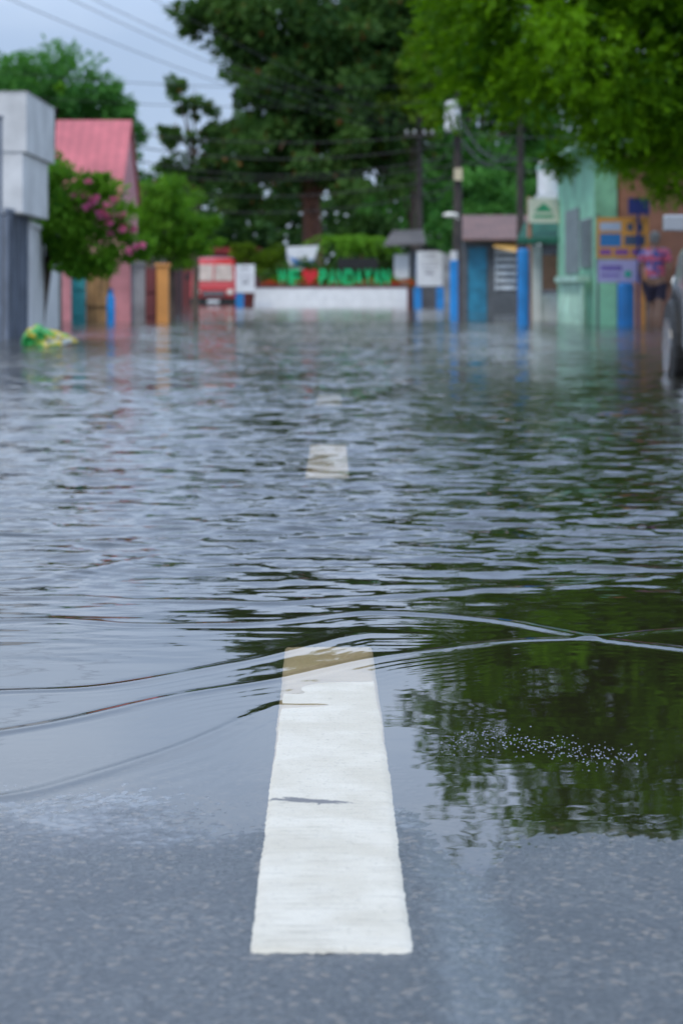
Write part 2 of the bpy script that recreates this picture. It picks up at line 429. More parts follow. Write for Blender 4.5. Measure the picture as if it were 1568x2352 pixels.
front([(-1.2, 2.7), (-.407, 2.88), (-.246, 3.148), (-.17, 3.33), (-.094, 3.62)], 0.0010, 0.016, 1.2)
front([(-1.5, 4.9), (-.572, 5.01), (-.30, 5.9), (.016, 5.59), (.308, 5.41), (.74, 5.24), (1.8, 5.0)], 0.0042, 0.035, 0.6)
front([(-1.8, 3.55), (-.508, 3.62), (-.3, 3.75), (-.15, 4.0), (.05, 4.3)], 0.0015, 0.017, 0.6)
front([(-1.8, 5.2), (-.6, 4.75), (-.1, 4.7), (.35, 4.9), (.9, 5.3)], 0.0030, 0.025, 0.5)
front([(-1.6, 6.9), (-.5, 7.3), (.1, 6.8), (.7, 6.5), (1.8, 6.9)], 0.0045, 0.05, 0.3)
grid('water', X, Y, H, MW)

mb = MB()
for i in range(420):
    t = random.random(); x = 0.135+0.23*t+random.gauss(0, 0.018); y = 3.24+0.05*math.sin(t*5)-0.04*t+random.gauss(0, 0.05)
    s = random.uniform(0.0005, 0.0014)
    mb.ell((x, y, 0.0002), (s, s*1.3, s*0.40), 8, 5)
fo = mb.obj('foam', M('foam_mat', (0.34, 0.38, 0.42), 0.2, 0.05), smooth=True); fo['kind'] = 'stuff'; fo['label'] = 'small white bubbles floating on flood water'

# ------------------------------------------------------------------ trees
bark = M('bark', (0.10, 0.07, 0.05), 0.9, 0.5, 6, 0.6); barkred = M('bark_red', (0.22, 0.10, 0.07), 0.9, 0.5, 4, 0.6)
G_right = leafmat('leaf_bright', (0.006, 0.045, 0.002), (0.16, 0.35, 0.005))  # tone range widened: dark end imitates the unlit crown interior, light end lit leaves
G_dark = leafmat('leaf_dark', (0.018, 0.060, 0.016), (0.085, 0.175, 0.038), (0.20, 0.09, 0.03))
G_wood = leafmat('leaf_wood', (0.015, 0.05, 0.018), (0.08, 0.17, 0.05))
G_mid = leafmat('leaf_mid', (0.030, 0.12, 0.010), (0.16, 0.36, 0.025))
G_far = leafmat('leaf_far', (0.030, 0.13, 0.03), (0.11, 0.30, 0.06))
G_yel = leafmat('leaf_yellow', (0.05, 0.12, 0.012), (0.20, 0.32, 0.025))
G_pink = leafmat('petal_pink', (0.55, 0.07, 0.28), (0.85, 0.25, 0.50))
G_red = leafmat('petal_red', (0.45, 0.03, 0.03), (0.7, 0.12, 0.06))

make_tree('shade_tree', 'large leafy tree with bright green drooping foliage over the street', (6.6, 37, -0.3),
    [(2.45, 36, 4.2, 1.15, 1.5, 1.4), (3.7, 35, 4.5, 1.6, 2, 1.75), (5.4, 36, 4.6, 2, 2.5, 2.0), (4.5, 36.8, 2.9, 0.95, 1.0, 0.95), (5.6, 36, 3.1, 1.0, 1.2, 0.9), (3.75, 36.5, 2.9, 0.6, 0.6, 0.45),
     (5.2, 36, 6.4, 2.6, 2.5, 1.9), (3.1, 36, 6.2, 1.8, 2, 1.75), (7.8, 37, 5.5, 2.5, 2.5, 2.5)],
    0.28, 480, 12500, 0.12, 0.40, G_right, 11, bark, subr=0.28, spray=9, droop=0.35, fork=2.8)
make_tree('acacia_tree', 'very large dark green tree with reddish trunk behind the planter', (-1.4, 100, -0.3),
    [(-1.5, 100, 11.6, 3.4, 4, 3.6), (-2.9, 99, 9.0, 1.8, 2.5, 2.0), (0.6, 99, 9.5, 3.0, 3.5, 3.0), (-3.3, 98, 5.6, 2.0, 3, 1.8), (0.2, 98, 6.0, 3.2, 3, 2.0), (-1.0, 101, 8, 2.6, 3, 3), (-4.9,100,11.8,1.7,2.3,1.5), (2.6, 100, 12, 2.2, 2.5, 2.6), (3.2, 99, 8.8, 1.5, 2, 1.6)],
    0.42, 360, 56000, 0.34, 0.5, G_dark, 12, barkred, subr=0.31, fork=4.5)
make_tree('mango_tree', 'broad green tree behind the planter garden', (5.5, 112, 0),
    [(4.6, 112, 6.0, 3.4, 3, 3.0), (3.6, 113, 10.5, 2.4, 3, 2.8), (7.5, 112, 5.0, 3.4, 3, 3.4), (6.8, 113, 10.0, 3.0, 3, 3.6), (10.5, 112, 7.0, 3, 3, 5)],
    0.4, 300, 34000, 0.36, 0.5, G_far, 13, bark, subr=0.3)
make_tree('leaning_tree', 'yellow green tree crown beside the utility poles', (2.9, 98, -0.2),
    [(2.9, 97, 7.9, 1.4, 1.5, 1.2), (3.3, 97, 9.8, 1.1, 1.5, 1.5), (2.0, 98, 6.6, 0.8, 1, 0.6)],
    0.13, 70, 6500, 0.24, 0.45, G_yel, 14, bark, subr=0.3, fork=3.2)
make_tree('round_tree', 'rounded bright green tree behind white and pink houses', (-13.3, 110, 0),
    [(-13.6, 110, 9.2, 2.9, 3, 2.7), (-11.3, 110, 8.0, 2.0, 2.5, 2.6), (-15.8, 110, 8.6, 2.4, 2.5, 2.5), (-12.5, 110, 5.5, 3.5, 3, 2.6)],
    0.35, 260, 32000, 0.30, 0.5, G_far, 15, bark, subr=0.27)
make_tree('lobed_tree', 'slender tree with dark lobed branches against the sky', (-4.6, 76, -0.2),
    [(-5.2, 76, 6.9, 0.35, 0.4, 0.38), (-4.6, 76, 6.3, 0.5, 0.5, 0.3), (-5.4, 76, 5.4, 0.4, 0.5, 0.3), (-4.2, 76, 5.5, 0.55, 0.5, 0.4), (-5.4, 76, 4.6, 0.35, 0.4, 0.4), (-4.4, 76, 4.5, 0.8, 0.7, 0.5), (-3.7, 76, 5.9, 0.4, 0.4, 0.4), (-3.7, 76, 4.9, 0.5, 0.5, 0.5), (-5.0, 76, 3.7, 0.8, 0.7, 0.6)],
    0.10, 90, 6500, 0.19, 0.5, G_dark, 16, bark, subr=0.42, fork=3.0)
make_tree('garden_tree', 'small green garden tree over a maroon gate', (-3.9, 55, -0.3),
    [(-3.9, 55, 2.5, 0.65, 0.8, 0.75), (-3.2, 55, 1.9, 0.5, 0.7, 0.45), (-4.3, 55, 1.8, 0.6, 0.7, 0.6), (-3.6, 55, 1.5, 0.6, 0.6, 0.4), (-4.2, 54.6, 2.9, 0.35, 0.5, 0.4)],
    0.08, 110, 11000, 0.11, 0.42, G_mid, 17, bark, subr=0.36, spray=0)
b = make_tree('bougainvillea_bush', 'bougainvillea bush with pink blossoms hanging over a wall', (-4.35, 34.5, -0.2),
    [(-3.95, 34, 1.80, 0.50, 0.5, 0.52), (-3.45, 34, 1.70, 0.48, 0.5, 0.42), (-4.1, 34, 2.3, 0.30, 0.4, 0.32), (-3.08, 34, 1.36, 0.32, 0.35, 0.30), (-2.85, 34, 1.15, 0.15, 0.2, 0.15), (-3.55, 34, 1.06, 0.42, 0.4, 0.28), (-4.2, 34, 1.6, 0.3, 0.4, 0.45), (-3.5, 34, 2.20, 0.24, 0.3, 0.18), (-3.95, 34, 1.10, 0.3, 0.3, 0.3), (-3.95, 33.8, 3.2, 0.05, 0.05, 0.35)],
    0.07, 150, 13000, 0.085, 0.45, G_mid, 18, bark, subr=0.38, cat='bush', droop=0.3)
P, out, t, C = crown_points([(1.0, -0.85, 1.85, 0.28, 0.15, 0.25), (1.3, -0.8, 1.68, 0.24, 0.15, 0.20), (0.78, -0.8, 2.1, 0.16, 0.15, 0.2), (1.45, -0.7, 1.40, 0.15, 0.15, 0.15)], 26, 620, 77, 0.26)
leafmesh('blossoms', P, out+rng.normal(size=P.shape)*0.4, 0.7+0.6*rng.random(len(P)), 0.055, 0.8, G_pink, b, 5, 0.3+0.5*t)['label'] = 'clusters of pink bougainvillea flowers'

make_tree('flowering_shrub', 'yellow green shrub with orange flowers beside red van', (-3.2, 98, -0.2),
    [(-3.7, 98, 2.0, 0.7, 0.8, 0.5), (-2.9, 98, 1.7, 0.7, 0.8, 0.7), (-4.1, 98, 2.1, 0.5, 0.6, 0.4)], 0.08, 70, 6000, 0.14, 0.5, G_yel, 31, bark, subr=0.35, cat='bush')
make_tree('garden_shrub', 'low green shrub growing behind white planter', (-0.6, 90.5, -0.2),
    [(-1.2, 90.5, 1.2, 0.9, 0.5, 0.6), (0.4, 90.8, 1.25, 1.2, 0.5, 0.55), (1.8, 90.5, 1.3, 0.7, 0.5, 0.6), (-2.2, 90.8, 1.1, 0.7, 0.5, 0.5)], 0.06, 90, 7000, 0.13, 0.5, G_dark, 32, bark, subr=0.4, cat='bush')
make_tree('garden_shrub', 'leafy shrub beside brown tin roof shed', (4.6, 84, -0.2),
    [(4.8, 84, 3.6, 1.2, 0.9, 1.1), (6.0, 84, 3.2, 1.2, 1, 1.2), (3.8, 85, 2.8, 0.8, 0.8, 0.8)], 0.1, 80, 9000, 0.2, 0.5, G_far, 33, bark, subr=0.35, cat='bush')

ell = []
for i in range(34):
    x = -46+i*2.8; ell.append((x, 140+random.uniform(-4, 4), random.uniform(2.5, 5.0), 3.0, 3, random.uniform(3.2, 4.8)))
P, out, t, C = crown_points(ell, 800, 50000, 55, 0.35)
wd = leafmesh('woodland', P, out+rng.normal(size=P.shape)*0.5, 0.7+0.6*rng.random(len(P)), 0.65, 0.6, G_wood, None, 9, 0.3+0.4*t)
wd['kind'] = 'stuff'; wd['label'] = 'dense dark green woodland behind the houses'

e = thing('palm_plant', 'green palm with feathery arching fronds behind planter', 'palm', (0.35, 94, -0.2))
mb = MB()
mb.tube([(0, 0, 0), (0.05, 0, 1.2), (0, 0, 2.0)], [0.12, 0.1, 0.08], 8); mb.obj('trunk', bark, e, smooth=True)
Ps = []; Ds = []
for k in range(13):
    a = 2*math.pi*k/13+0.2; le = random.uniform(1.8, 2.6)
    for j in range(30):
        f = j/29; r_ = le*f; z = 2.3+1.2*le*(f*0.9-f*f*1.0)*1.1
        for sg in (-1, 1):
            Ps.append((r_*math.cos(a), r_*math.sin(a), z)); Ds.append((-math.sin(a)*sg+0.5*math.cos(a), math.cos(a)*sg+0.5*math.sin(a), -0.35))
leafmesh('fronds', np.array(Ps), np.array(Ds), np.full(len(Ps), 1.0), 0.42, 0.14, G_mid, e, 3, 0.6)

# ------------------------------------------------------------------ buildings, left
white = M('white_plaster', (0.66, 0.66, 0.66), 0.7, 0.25, 1.2); greyc = M('grey_concrete', (0.34, 0.34, 0.34), 0.8, 0.4, 2.0, 0.2)
pink = M('pink_paint', (0.60, 0.24, 0.26), 0.6, 0.3, 1.5); pinkroof = M('pink_roof', (0.60, 0.15, 0.17), 0.5, 0.3, 1.0, stripes=(0, 5.0, 0.2))
maroon = M('maroon_paint', (0.17, 0.035, 0.035), 0.5, 0.3, 2); darkglass = M('dark_glass', (0.03, 0.035, 0.04), 0.08, 0.2)
bluegrey = M('blue_grey_metal', (0.16, 0.19, 0.25), 0.5, 0.3, 2); darkgrey = M('dark_grey_metal', (0.13, 0.135, 0.15), 0.5, 0.3, 2)
teal = M('teal_paint', (0.05, 0.34, 0.36), 0.5, 0.3, 2); wood = M('tan_wood', (0.42, 0.24, 0.10), 0.7, 0.4, 3, stripes=(0, 9, 0.5))
orange = M('orange_paint', (0.75, 0.32, 0.08), 0.5, 0.2, 2); blue = M('blue_paint', (0.015, 0.24, 0.62), 0.4, 0.25, 2)
mint = M('mint_paint', (0.24, 0.56, 0.37), 0.6, 0.4, 1.5); mintl = M('light_mint_paint', (0.42, 0.66, 0.54), 0.6, 0.35, 1.5)
salmon = M('salmon_paint', (0.38, 0.18, 0.12), 0.6, 0.3, 1.5); black = M('black_rubber', (0.012, 0.012, 0.012), 0.6, 0.3)
sheet = M('grey_sheet', (0.30, 0.29, 0.30), 0.5, 0.4, 2, stripes=(0, 12, 0.5)); brownroof = M('brown_tin_roof', (0.20, 0.10, 0.08), 0.6, 0.4, 1.0, stripes=(0, 6, 0.4))
greyroof = M('grey_roof', (0.13, 0.12, 0.12), 0.7, 0.4, 1.0)

h = thing('white_house', 'white boxy two level house with overhanging upper floor', 'house', (-5.8, 30, 0))
mb = MB(); mb.box(-3, 1.90, 0.0, 2.9, 2.31, 3.05); mb.box(-3, 1.85, 0.02, 2.6, 1.55, 2.31); mb.box(-3, 1.35, 0.3, 6, -0.5, 1.55); mb.obj('wall', white, h, bevel=0.01)
mb = MB(); mb.box(-3.02, 1.91, -0.01, 2.91, 3.053, 3.065); mb.obj('roof', white, h)
mb = MB(); mb.box(0.2, 0.9, 0.26, 0.30, 0.5, 1.3); w = mb.obj('window', darkglass, h)
g = thing('metal_gate', 'dark grey sheet metal gate standing in flood water', 'gate', (0, 0, 0))
mb = MB(); mb.seg((-4.11, 29.5), (-4.13, 31.5), 0.04, -0.36, 1.5); mb.obj('panel', darkgrey, g)
mb = MB()
for k in range(6):
    f = k/5; mb.box(-4.10-0.02*f, -4.06-0.02*f, 29.5+2*f-0.02, 29.5+2*f+0.02, -0.36, 1.55)
mb.box(-4.11, -4.05, 29.45, 31.5, 1.551, 1.6); mb.obj('frame', bluegrey, g)
o = MB().seg((-4.14, 31.6), (-4.51, 38), 0.15, -0.5, 1.42).seg((-4.14, 31.6), (-4.51, 38), 0.20, 1.423, 1.5).obj('concrete_wall', white, bevel=0.01); tag(o, 'whitewashed concrete garden wall stained at the base', 'wall')
o = MB().box(-4.36, -4.28, 34.4, 34.8, 0.62, 0.9).obj('wall_plaque', black); tag(o, 'small dark plaque fixed on white wall', 'plaque')
o = MB().seg((-4.53, 38.1), (-5.2, 44.4), 0.15, -0.5, 1.2).seg((-4.53, 38.1), (-5.2, 44.4), 0.2, 1.203, 1.26).obj('concrete_wall', M('greyish', (0.10, 0.11, 0.09), 0.8, 0.5, 2)); tag(o, 'dark mossy concrete wall under the bush', 'wall')  # dark greyish base colour with noise variation
o = MB().box(-3.97, -3.93, 28, 28.07, -0.4, 2.58).box(-3.98, -3.92, 27.98, 28.09, 2.583, 2.62).obj('gate_post', bluegrey, bevel=0.006); tag(o, 'tall blue grey steel gate post in water', 'post')

h = thing('pink_house', 'pink house with red pitched metal roof', 'house', (-6.4, 48, 0))
mb = MB(); mb.box(-2.5, 2.0, 0.3, 4.2, -0.5, 2.6)
mb.add([(2.0, 0.3, 2.603), (2.0, 4.2, 2.603), (2.0, 2.2, 4.0), (1.9, 0.3, 2.603), (1.9, 4.2, 2.603), (1.9, 2.2, 4.0)], [(0, 1, 2), (3, 5, 4), (0, 2, 5, 3), (1, 4, 5, 2)]); mb.obj('wall', pink, h)
mb = MB(); mb.add([(-2.6, -0.15, 2.45), (2.06, -0.15, 2.45), (2.06, 2.2, 4.12), (-2.6, 2.2, 4.12), (-2.6, 4.4, 2.5), (2.06, 4.4, 2.5),
    (-2.6, -0.15, 2.39), (2.06, -0.15, 2.39), (2.06, 2.2, 4.06), (-2.6, 2.2, 4.06), (-2.6, 4.4, 2.44), (2.06, 4.4, 2.44)],
    [(0, 1, 2, 3), (3, 2, 5, 4), (6, 9, 8, 7), (9, 10, 11, 8), (0, 6, 7, 1), (1, 7, 8, 2), (2, 8, 11, 5), (0, 3, 9, 6), (3, 4, 10, 9), (4, 5, 11, 10)]); mb.obj('roof', pinkroof, h)
mb = MB(); mb.box(2.003, 2.05, 1.2, 2.4, 1.0, 1.9); mb.obj('window', darkglass, h)
mb = MB(); mb.box(2.003, 2.06, 0.3, 0.45, -0.5, 2.38, 0); mb.obj('drainpipe', maroon, h)

o = MB().box(-4.97, -4.70, 44.5, 44.56, -0.5, 1.08).box(-4.94, -4.73, 44.47, 44.497, 0.1, 0.5).box(-4.94, -4.73, 44.47, 44.497, 0.6, 1.0).obj('teal_gate', teal, bevel=0.006); tag(o, 'narrow teal panelled steel gate in water', 'gate')
o = MB().box(-4.69, -4.26, 44.5, 44.57, -0.5, 1.09).box(-4.69, -4.26, 44.46, 44.497, 0.95, 1.02).box(-4.69, -4.26, 44.46, 44.497, 0.3, 0.37).box(-4.5, -4.45, 44.46, 44.497, 0.373, 0.947).obj('wooden_gate', wood); tag(o, 'tan wooden plank gate with crosspieces', 'gate')
o = MB().box(-4.25, -3.88, 44.5, 44.65, -0.5, 1.65).box(-4.28, -3.85, 44.47, 44.68, 1.653, 1.72).obj('pink_wall', pink, bevel=0.01); tag(o, 'short pink painted wall pillar beside wooden gate', 'wall')
o = MB().box(-3.87, -3.62, 44.6, 44.65, -0.5, 1.12).box(-3.87, -3.62, 44.57, 44.597, 1.04, 1.10).obj('sheet_fence', sheet); tag(o, 'grey corrugated sheet metal fence panel', 'fence')
o = MB().box(-3.61, -3.41, 44.6, 44.66, -0.5, 1.0).box(-3.60, -3.42, 44.57, 44.597, 0.1, 0.45).box(-3.60, -3.42, 44.57, 44.597, 0.55, 0.92).obj('maroon_gate', maroon, bevel=0.006); tag(o, 'dark maroon panelled steel gate', 'gate')
o = MB().box(-3.40, -3.18, 44.5, 44.72, -0.5, 1.02).box(-3.43, -3.15, 44.47, 44.75, 1.023, 1.08).obj('orange_gate_post', orange, bevel=0.012); tag(o, 'square orange gate post with cap', 'post')
o = MB().tube([(-4.06, 42.6, -0.36), (-4.06, 42.6, 0.1), (-4.06, 42.6, 0.45), (-4.06, 42.6, 0.50), (-4.06, 42.6, 0.62)], [0.065, 0.075, 0.075, 0.05, 0.04], 14).obj('blue_bollard', blue, smooth=True); tag(o, 'short round blue bollard in flood water', 'bollard', 'blue street posts')
h = thing('carport', 'carport block with its inside shade put into near-black colour', 'carport', (-5.62, 84, 0))
mb = MB(); mb.box(-2, 0.0, 0, 1.5, -0.5, 1.9); mb.obj('wall', M('carport_shade', (0.05, 0.02, 0.022), 0.7, 0.4), h)  # solid block coloured near black in place of the carport's shaded opening
mb = MB(); mb.box(-2.1, 0.1, -0.3, 1.8, 1.903, 2.0); mb.obj('roof', greyroof, h)
h = thing('red_gatehouse', 'small dark red gatehouse behind the van', 'building', (-4.9, 101, 0))
mb = MB(); mb.box(-2.5, 1.4, 0, 3, -0.5, 2.1); mb.obj('wall', maroon, h)
mb = MB(); mb.box(-2.6, 1.5, -0.2, 3.2, 2.103, 2.35); mb.obj('roof', M('red_roof', (0.3, 0.03, 0.03), 0.6), h)
mb = MB(); mb.box(-0.6, 0.1, -0.04, -0.003, 1.0, 1.8); mb.obj('window', darkglass, h)
h = thing('grey_house', 'brown rendered house behind garden tree', 'house', (-7.2, 64, 0))
mb = MB(); mb.box(-3, 2.2, 0, 5, -0.5, 3.2); mb.obj('wall', M('brownwall', (0.13, 0.08, 0.065), 0.8), h)
mb = MB(); mb.box(-3.2, 2.5, -0.3, 5.3, 3.203, 3.36); mb.obj('roof', maroon, h)
mb = MB(); mb.box(1.0, 1.9, -0.04, -0.003, 1.4, 2.3); mb.obj('window', darkglass, h)

# ------------------------------------------------------------------ planter with letters
pl = thing('roadside_planter', 'long white concrete planter with maroon ends holding plants', 'planter', (-0.36, 87, 0))
mb = MB(); mb.add([(-2.84, 0, -0.5), (2.72, 0, -0.5), (2.72, 2.4, -0.5), (-2.5, 2.4, -0.5), (-2.74, 0, 0.66), (2.72, 0, 0.66), (2.72, 2.4, 0.66), (-2.5, 2.4, 0.66)],
    [(0, 1, 5, 4), (1, 2, 6, 5), (2, 3, 7, 6), (3, 0, 4, 7), (4, 5, 6, 7)]); mb.obj('wall', M('white_paint', (0.82, 0.82, 0.82), 0.6, 0.12), pl)
mb = MB(); mb.box(2.722, 2.82, 0, 2.4, -0.5, 0.70); mb.box(-2.80, 2.721, -0.03, 0.12, 0.662, 0.72); mb.obj('trim', maroon, pl)
mb = MB(); mb.box(-2.6, 2.7, 0.15, 2.3, 0.60, 0.76); mb.obj('soil', M('soil', (0.12, 0.06, 0.04), 0.9, 0.4), pl)
P, out, t, C = crown_points([(-0.3+0.6*i-2.2, 90-0.9, 0.85, 0.35, 0.3, 0.18) for i in range(9)], 90, 2500, 91, 0.5)
e2 = thing('flower_bed', 'row of red flowers and leaves in planter', 'flowers', (0, 0, 0))
leafmesh('leaves', P, out, 0.7+0.6*rng.random(len(P)), 0.11, 0.5, G_mid, e2, 6, t)
P, out, t, C = crown_points([(-0.3+0.6*i-2.2, 87.4, 0.80, 0.35, 0.15, 0.10) for i in range(9)], 90, 900, 92, 0.6)
leafmesh('petals', P, out, 0.7+0.6*rng.random(len(P)), 0.08, 0.8, G_red, e2, 6, t)

green = M('green_letter', (0.0, 0.52, 0.17), 0.4, 0.15); redm = M('red_letter', (0.6, 0.015, 0.02), 0.4, 0.15)
def text_mesh(name, body, width, height, depth, mat, loc, parent=None, off=0.0):
    cu = bpy.data.curves.new(name, 'FONT'); cu.body = body; cu.extrude = 0.05; cu.offset = off; cu.size = 1
    tmp = bpy.data.objects.new('tmp', cu); COL.objects.link(tmp)
    bpy.context.view_layer.update()
    me = bpy.data.meshes.new_from_object(tmp.evaluated_get(bpy.context.evaluated_depsgraph_get()))
    bpy.data.objects.remove(tmp)
    co = np.zeros(len(me.vertices)*3, np.float32); me.vertices.foreach_get('co', co); co = co.reshape(-1, 3)
    mn = co.min(0); mxx = co.max(0)
    q = np.zeros_like(co); q[:, 0] = (co[:, 0]-mn[0])/(mxx[0]-mn[0])*width; q[:, 2] = (co[:, 1]-mn[1])/(mxx[1]-mn[1])*height; q[:, 1] = -(co[:, 2]-mn[2])/(mxx[2]-mn[2])*depth
    me.vertices.foreach_set('co', q.ravel()); me.materials.clear(); me.materials.append(mat); me.update()
    o = bpy.data.objects.new(name, me); COL.objects.link(o); o.location = loc
    if parent: o.parent = parent
    return o
def word(s, x0, x1, label):
    n = len(s); w = (x1-x0)/n
    e = thing('letter_sign', label, 'letters', (x0, 87.35, 0.72))
    for i, ch in enumerate(s):
        text_mesh('letter', ch, w*0.88, 0.60, 0.10, green, (i*w, 0, 0), e, 0.025)
    mb = MB(); mb.box(0, x1-x0, -0.02, 0.06, -0.04, -0.003); mb.obj('base_rail', black, e)
word('WE', -2.30, -1.47, 'green capital letters reading WE on the planter')
word('PANDAYAN', -0.80, 1.78, 'green capital letters reading PANDAYAN on the planter')
mb = MB(); pts = []
for k in range(40):
    a = 2*math.pi*k/40; pts.append((16*math.sin(a)**3/32*0.56, (13*math.cos(a)-5*math.cos(2*a)-2*math.cos(3*a)-math.cos(4*a))/29*0.6))
vs = [(p[0], -0.06, p[1]) for p in pts]+[(p[0], 0.06, p[1]) for p in pts]
mb.add(vs, [tuple(reversed(range(40))), tuple(range(40, 80))]+[(k, (k+1) % 40, 40+(k+1) % 40, 40+k) for k in range(40)])
o = mb.obj('heart_sign', redm, loc=(-1.14, 87.3, 1.08)); tag(o, 'red heart shape between green letters', 'heart sign')
o = MB().box(-0.14, 1.35, 89.2, 89.26, 1.35, 1.75).box(-0.1, -0.04, 89.27, 89.33, 0.5, 1.74).box(1.25, 1.31, 89.27, 89.33, 0.5, 1.74).obj('notice_board', black); tag(o, 'plain black board on posts behind planter', 'board')

wht = M('white_vinyl', (0.75, 0.76, 0.78), 0.5, 0.1)
e = thing('tarpaulin_banner', 'white tarpaulin banner with blue shapes on poles', 'banner', (-1.45, 91, 0))
mb = MB(); mb.add([(-0.62, 0, 2.2), (0.60, 0, 2.25), (0.28, 0, 1.33), (-0.50, 0, 1.35), (-0.62, 0.02, 2.2), (0.60, 0.02, 2.25), (0.28, 0.02, 1.33), (-0.50, 0.02, 1.35)], [(0, 3, 2, 1), (4, 5, 6, 7), (0, 1, 5, 4), (1, 2, 6, 5), (2, 3, 7, 6), (3, 0, 4, 7)]); mb.obj('cloth', wht, e)
mb = MB(); mb.add([(-0.52, -0.006, 1.85), (-0.3, -0.006, 1.42), (0.2, -0.006, 1.42), (0.42, -0.006, 1.75), (0.0, -0.006, 1.65)], [(0, 1, 4), (4, 1, 2, 3)]); mb.obj('print', M('blue_print', (0.08, 0.25, 0.6), 0.5), e, label='blue curved print on the banner')
mb = MB(); mb.tube([(-0.6, 0.05, -0.3), (-0.6, 0.05, 2.25)], 0.025, 8); mb.obj('pole', bluegrey, e)
mb = MB(); mb.tube([(0.5, 0.05, -0.3), (0.5, 0.05, 2.3)], 0.025, 8); mb.obj('pole', bluegrey, e)

def notice(x, y, w, z0, z1, legs, label):
    e = thing('notice_sign', label, 'sign', (x, y, 0))
    mb = MB(); mb.box(-w/2, w/2, 0, 0.05, z0, z1); mb.obj('board', wht, e, bevel=0.01)
    mb = MB()
    for k, (a, b, c) in enumerate([(0.82, 0.9, 0.5), (0.66, 0.70, 0.7), (0.56, 0.60, 0.75), (0.46, 0.50, 0.6), (0.30, 0.42, 0.35)]):
        mb.box(-w/2*c, w/2*c, -0.004, -0.002, z0+(z1-z0)*a, z0+(z1-z0)*b)
    mb.obj('print', M('grey_print', (0.5, 0.5, 0.54), 0.6), e)
    for lx in legs:
        mb = MB(); mb.box(lx-0.14, lx+0.14, 0.06, 0.34, -0.5, 0.66); mb.box(lx-0.05, lx+0.05, 0.1, 0.2, 0.655, z1-0.1); mb.obj('leg', blue, e, bevel=0.02)
notice(3.15, 86.5, 0.92, 0.72, 1.96, (-0.42, 0.38), 'white notice board standing on blue posts')
notice(-3.42, 86, 0.68, 0.48, 1.48, (-0.2,), 'small white notice board on a blue base')

# ------------------------------------------------------------------ red van
def wheel(parent, x, y, z, r, w, rim):
    e = bpy.data.objects.new('wheel', None); COL.objects.link(e); e.parent = parent; e.location = (x, y, z)
    mb = MB(); mb.tube([(-w/2, 0, 0), (-w/2+0.02, 0, 0), (w/2-0.02, 0, 0), (w/2, 0, 0)], [r*0.93, r, r, r*0.93], 24); mb.obj('tyre', black, e, smooth=False)
    mb = MB(); mb.tube([(-w/2-0.012, 0, 0), (w/2+0.012, 0, 0)], r*0.6, 18)
    for k in range(5):
        a = 2*math.pi*k/5; c, s_ = math.cos(a), math.sin(a)
        for sx in (-w/2-0.02, w/2+0.011): mb.box(sx, sx+0.009, c*r*0.32-0.03, c*r*0.32+0.03, s_*r*0.32-0.03, s_*r*0.32+0.03)
    mb.obj('rim', rim, e)
redp = M('red_car_paint', (0.55, 0.035, 0.035), 0.3, 0.15, coat=0.5); chrome = M('chrome', (0.5, 0.5, 0.5), 0.25, 0.1, metal=1.0)
silver = M('silver_car_paint', (0.40, 0.42, 0.45), 0.28, 0.08, metal=0.3, coat=0.8); lamp = M('lamp_glass', (0.8, 0.78, 0.7), 0.1, 0.05)
v = thing('red_van', 'small red passenger van facing the street in flood water', 'van', (-5.02, 95, -0.3))
v.scale = (1.16, 1.16, 0.97)
mb = MB(); mb.loft([(-0.02, 0.66, 0.68, 0.42, 1.05, 0.10), (0.05, 0.78, 0.78, 0.34, 1.25, 0.14), (0.22, 0.80, 0.76, 0.32, 1.62, 0.16), (0.45, 0.80, 0.70, 0.32, 2.12, 0.20), (0.8, 0.80, 0.70, 0.32, 2.24, 0.2), (3.4, 0.80, 0.70, 0.32, 2.22, 0.2), (3.6, 0.76, 0.66, 0.4, 2.05, 0.2)]); mb.obj('body', redp, v, smooth=True)
tan = M('tan_glass', (0.50, 0.40, 0.34), 0.2, 0.3, 4)
def sloped(mbx, x0, x1, za, zb):
    def yy(z): return 0.05+(z-1.25)/(2.12-1.25)*0.40-0.05
    mbx.add([(x0, yy(za), za), (x1, yy(za), za), (x1*0.93, yy(zb), zb), (x0*0.93, yy(zb), zb)], [(0, 1, 2, 3)])
for x0, x1 in ((-0.66, -0.03), (0.03, 0.66)):
    mb = MB(); sloped(mb, x0, x1, 1.28, 1.94); mb.obj('windshield', tan, v)
mb = MB(); mb.loft([(-0.14, 0.80, 0.80, 0.30, 0.58, 0.05), (0.02, 0.82, 0.82, 0.30, 0.58, 0.05)]); mb.obj('bumper', black, v)
mb = MB(); mb.box(-0.38, 0.38, -0.06, -0.03, 0.66, 0.86); mb.obj('grille', chrome, v)
for sx in (-0.56, 0.56):
    mb = MB(); mb.tube([(sx, -0.07, 0.82), (sx, -0.01, 0.82)], [0.10, 0.12], 16); mb.obj('headlight', lamp, v)
    mb = MB(); mb.box(sx*1.6-0.07, sx*1.6+0.07, 0.15, 0.2, 1.3, 1.55); mb.tube([(sx*1.42, 0.2, 1.35), (sx*1.6, 0.18, 1.4)], 0.015, 6); mb.obj('side_mirror', black, v)
mb = MB(); mb.box(-0.2, 0.2, -0.165, -0.145, 0.38, 0.50); mb.obj('license_plate', wht, v)
for sx in (-0.7, 0.7):
    for y in (0.75, 3.0): wheel(v, sx, y, 0.28, 0.28, 0.18, chrome)
for sx in (-1, 1):
    for a, b in ((0.6, 1.3), (1.4, 2.3), (2.4, 3.3)):
        mb = MB(); mb.add([(sx*0.785, a, 1.35), (sx*0.785, b, 1.35), (sx*0.745, b, 1.95), (sx*0.745, a, 1.95)], [(0, 1, 2, 3)]); mb.obj('side_window', darkglass, v)

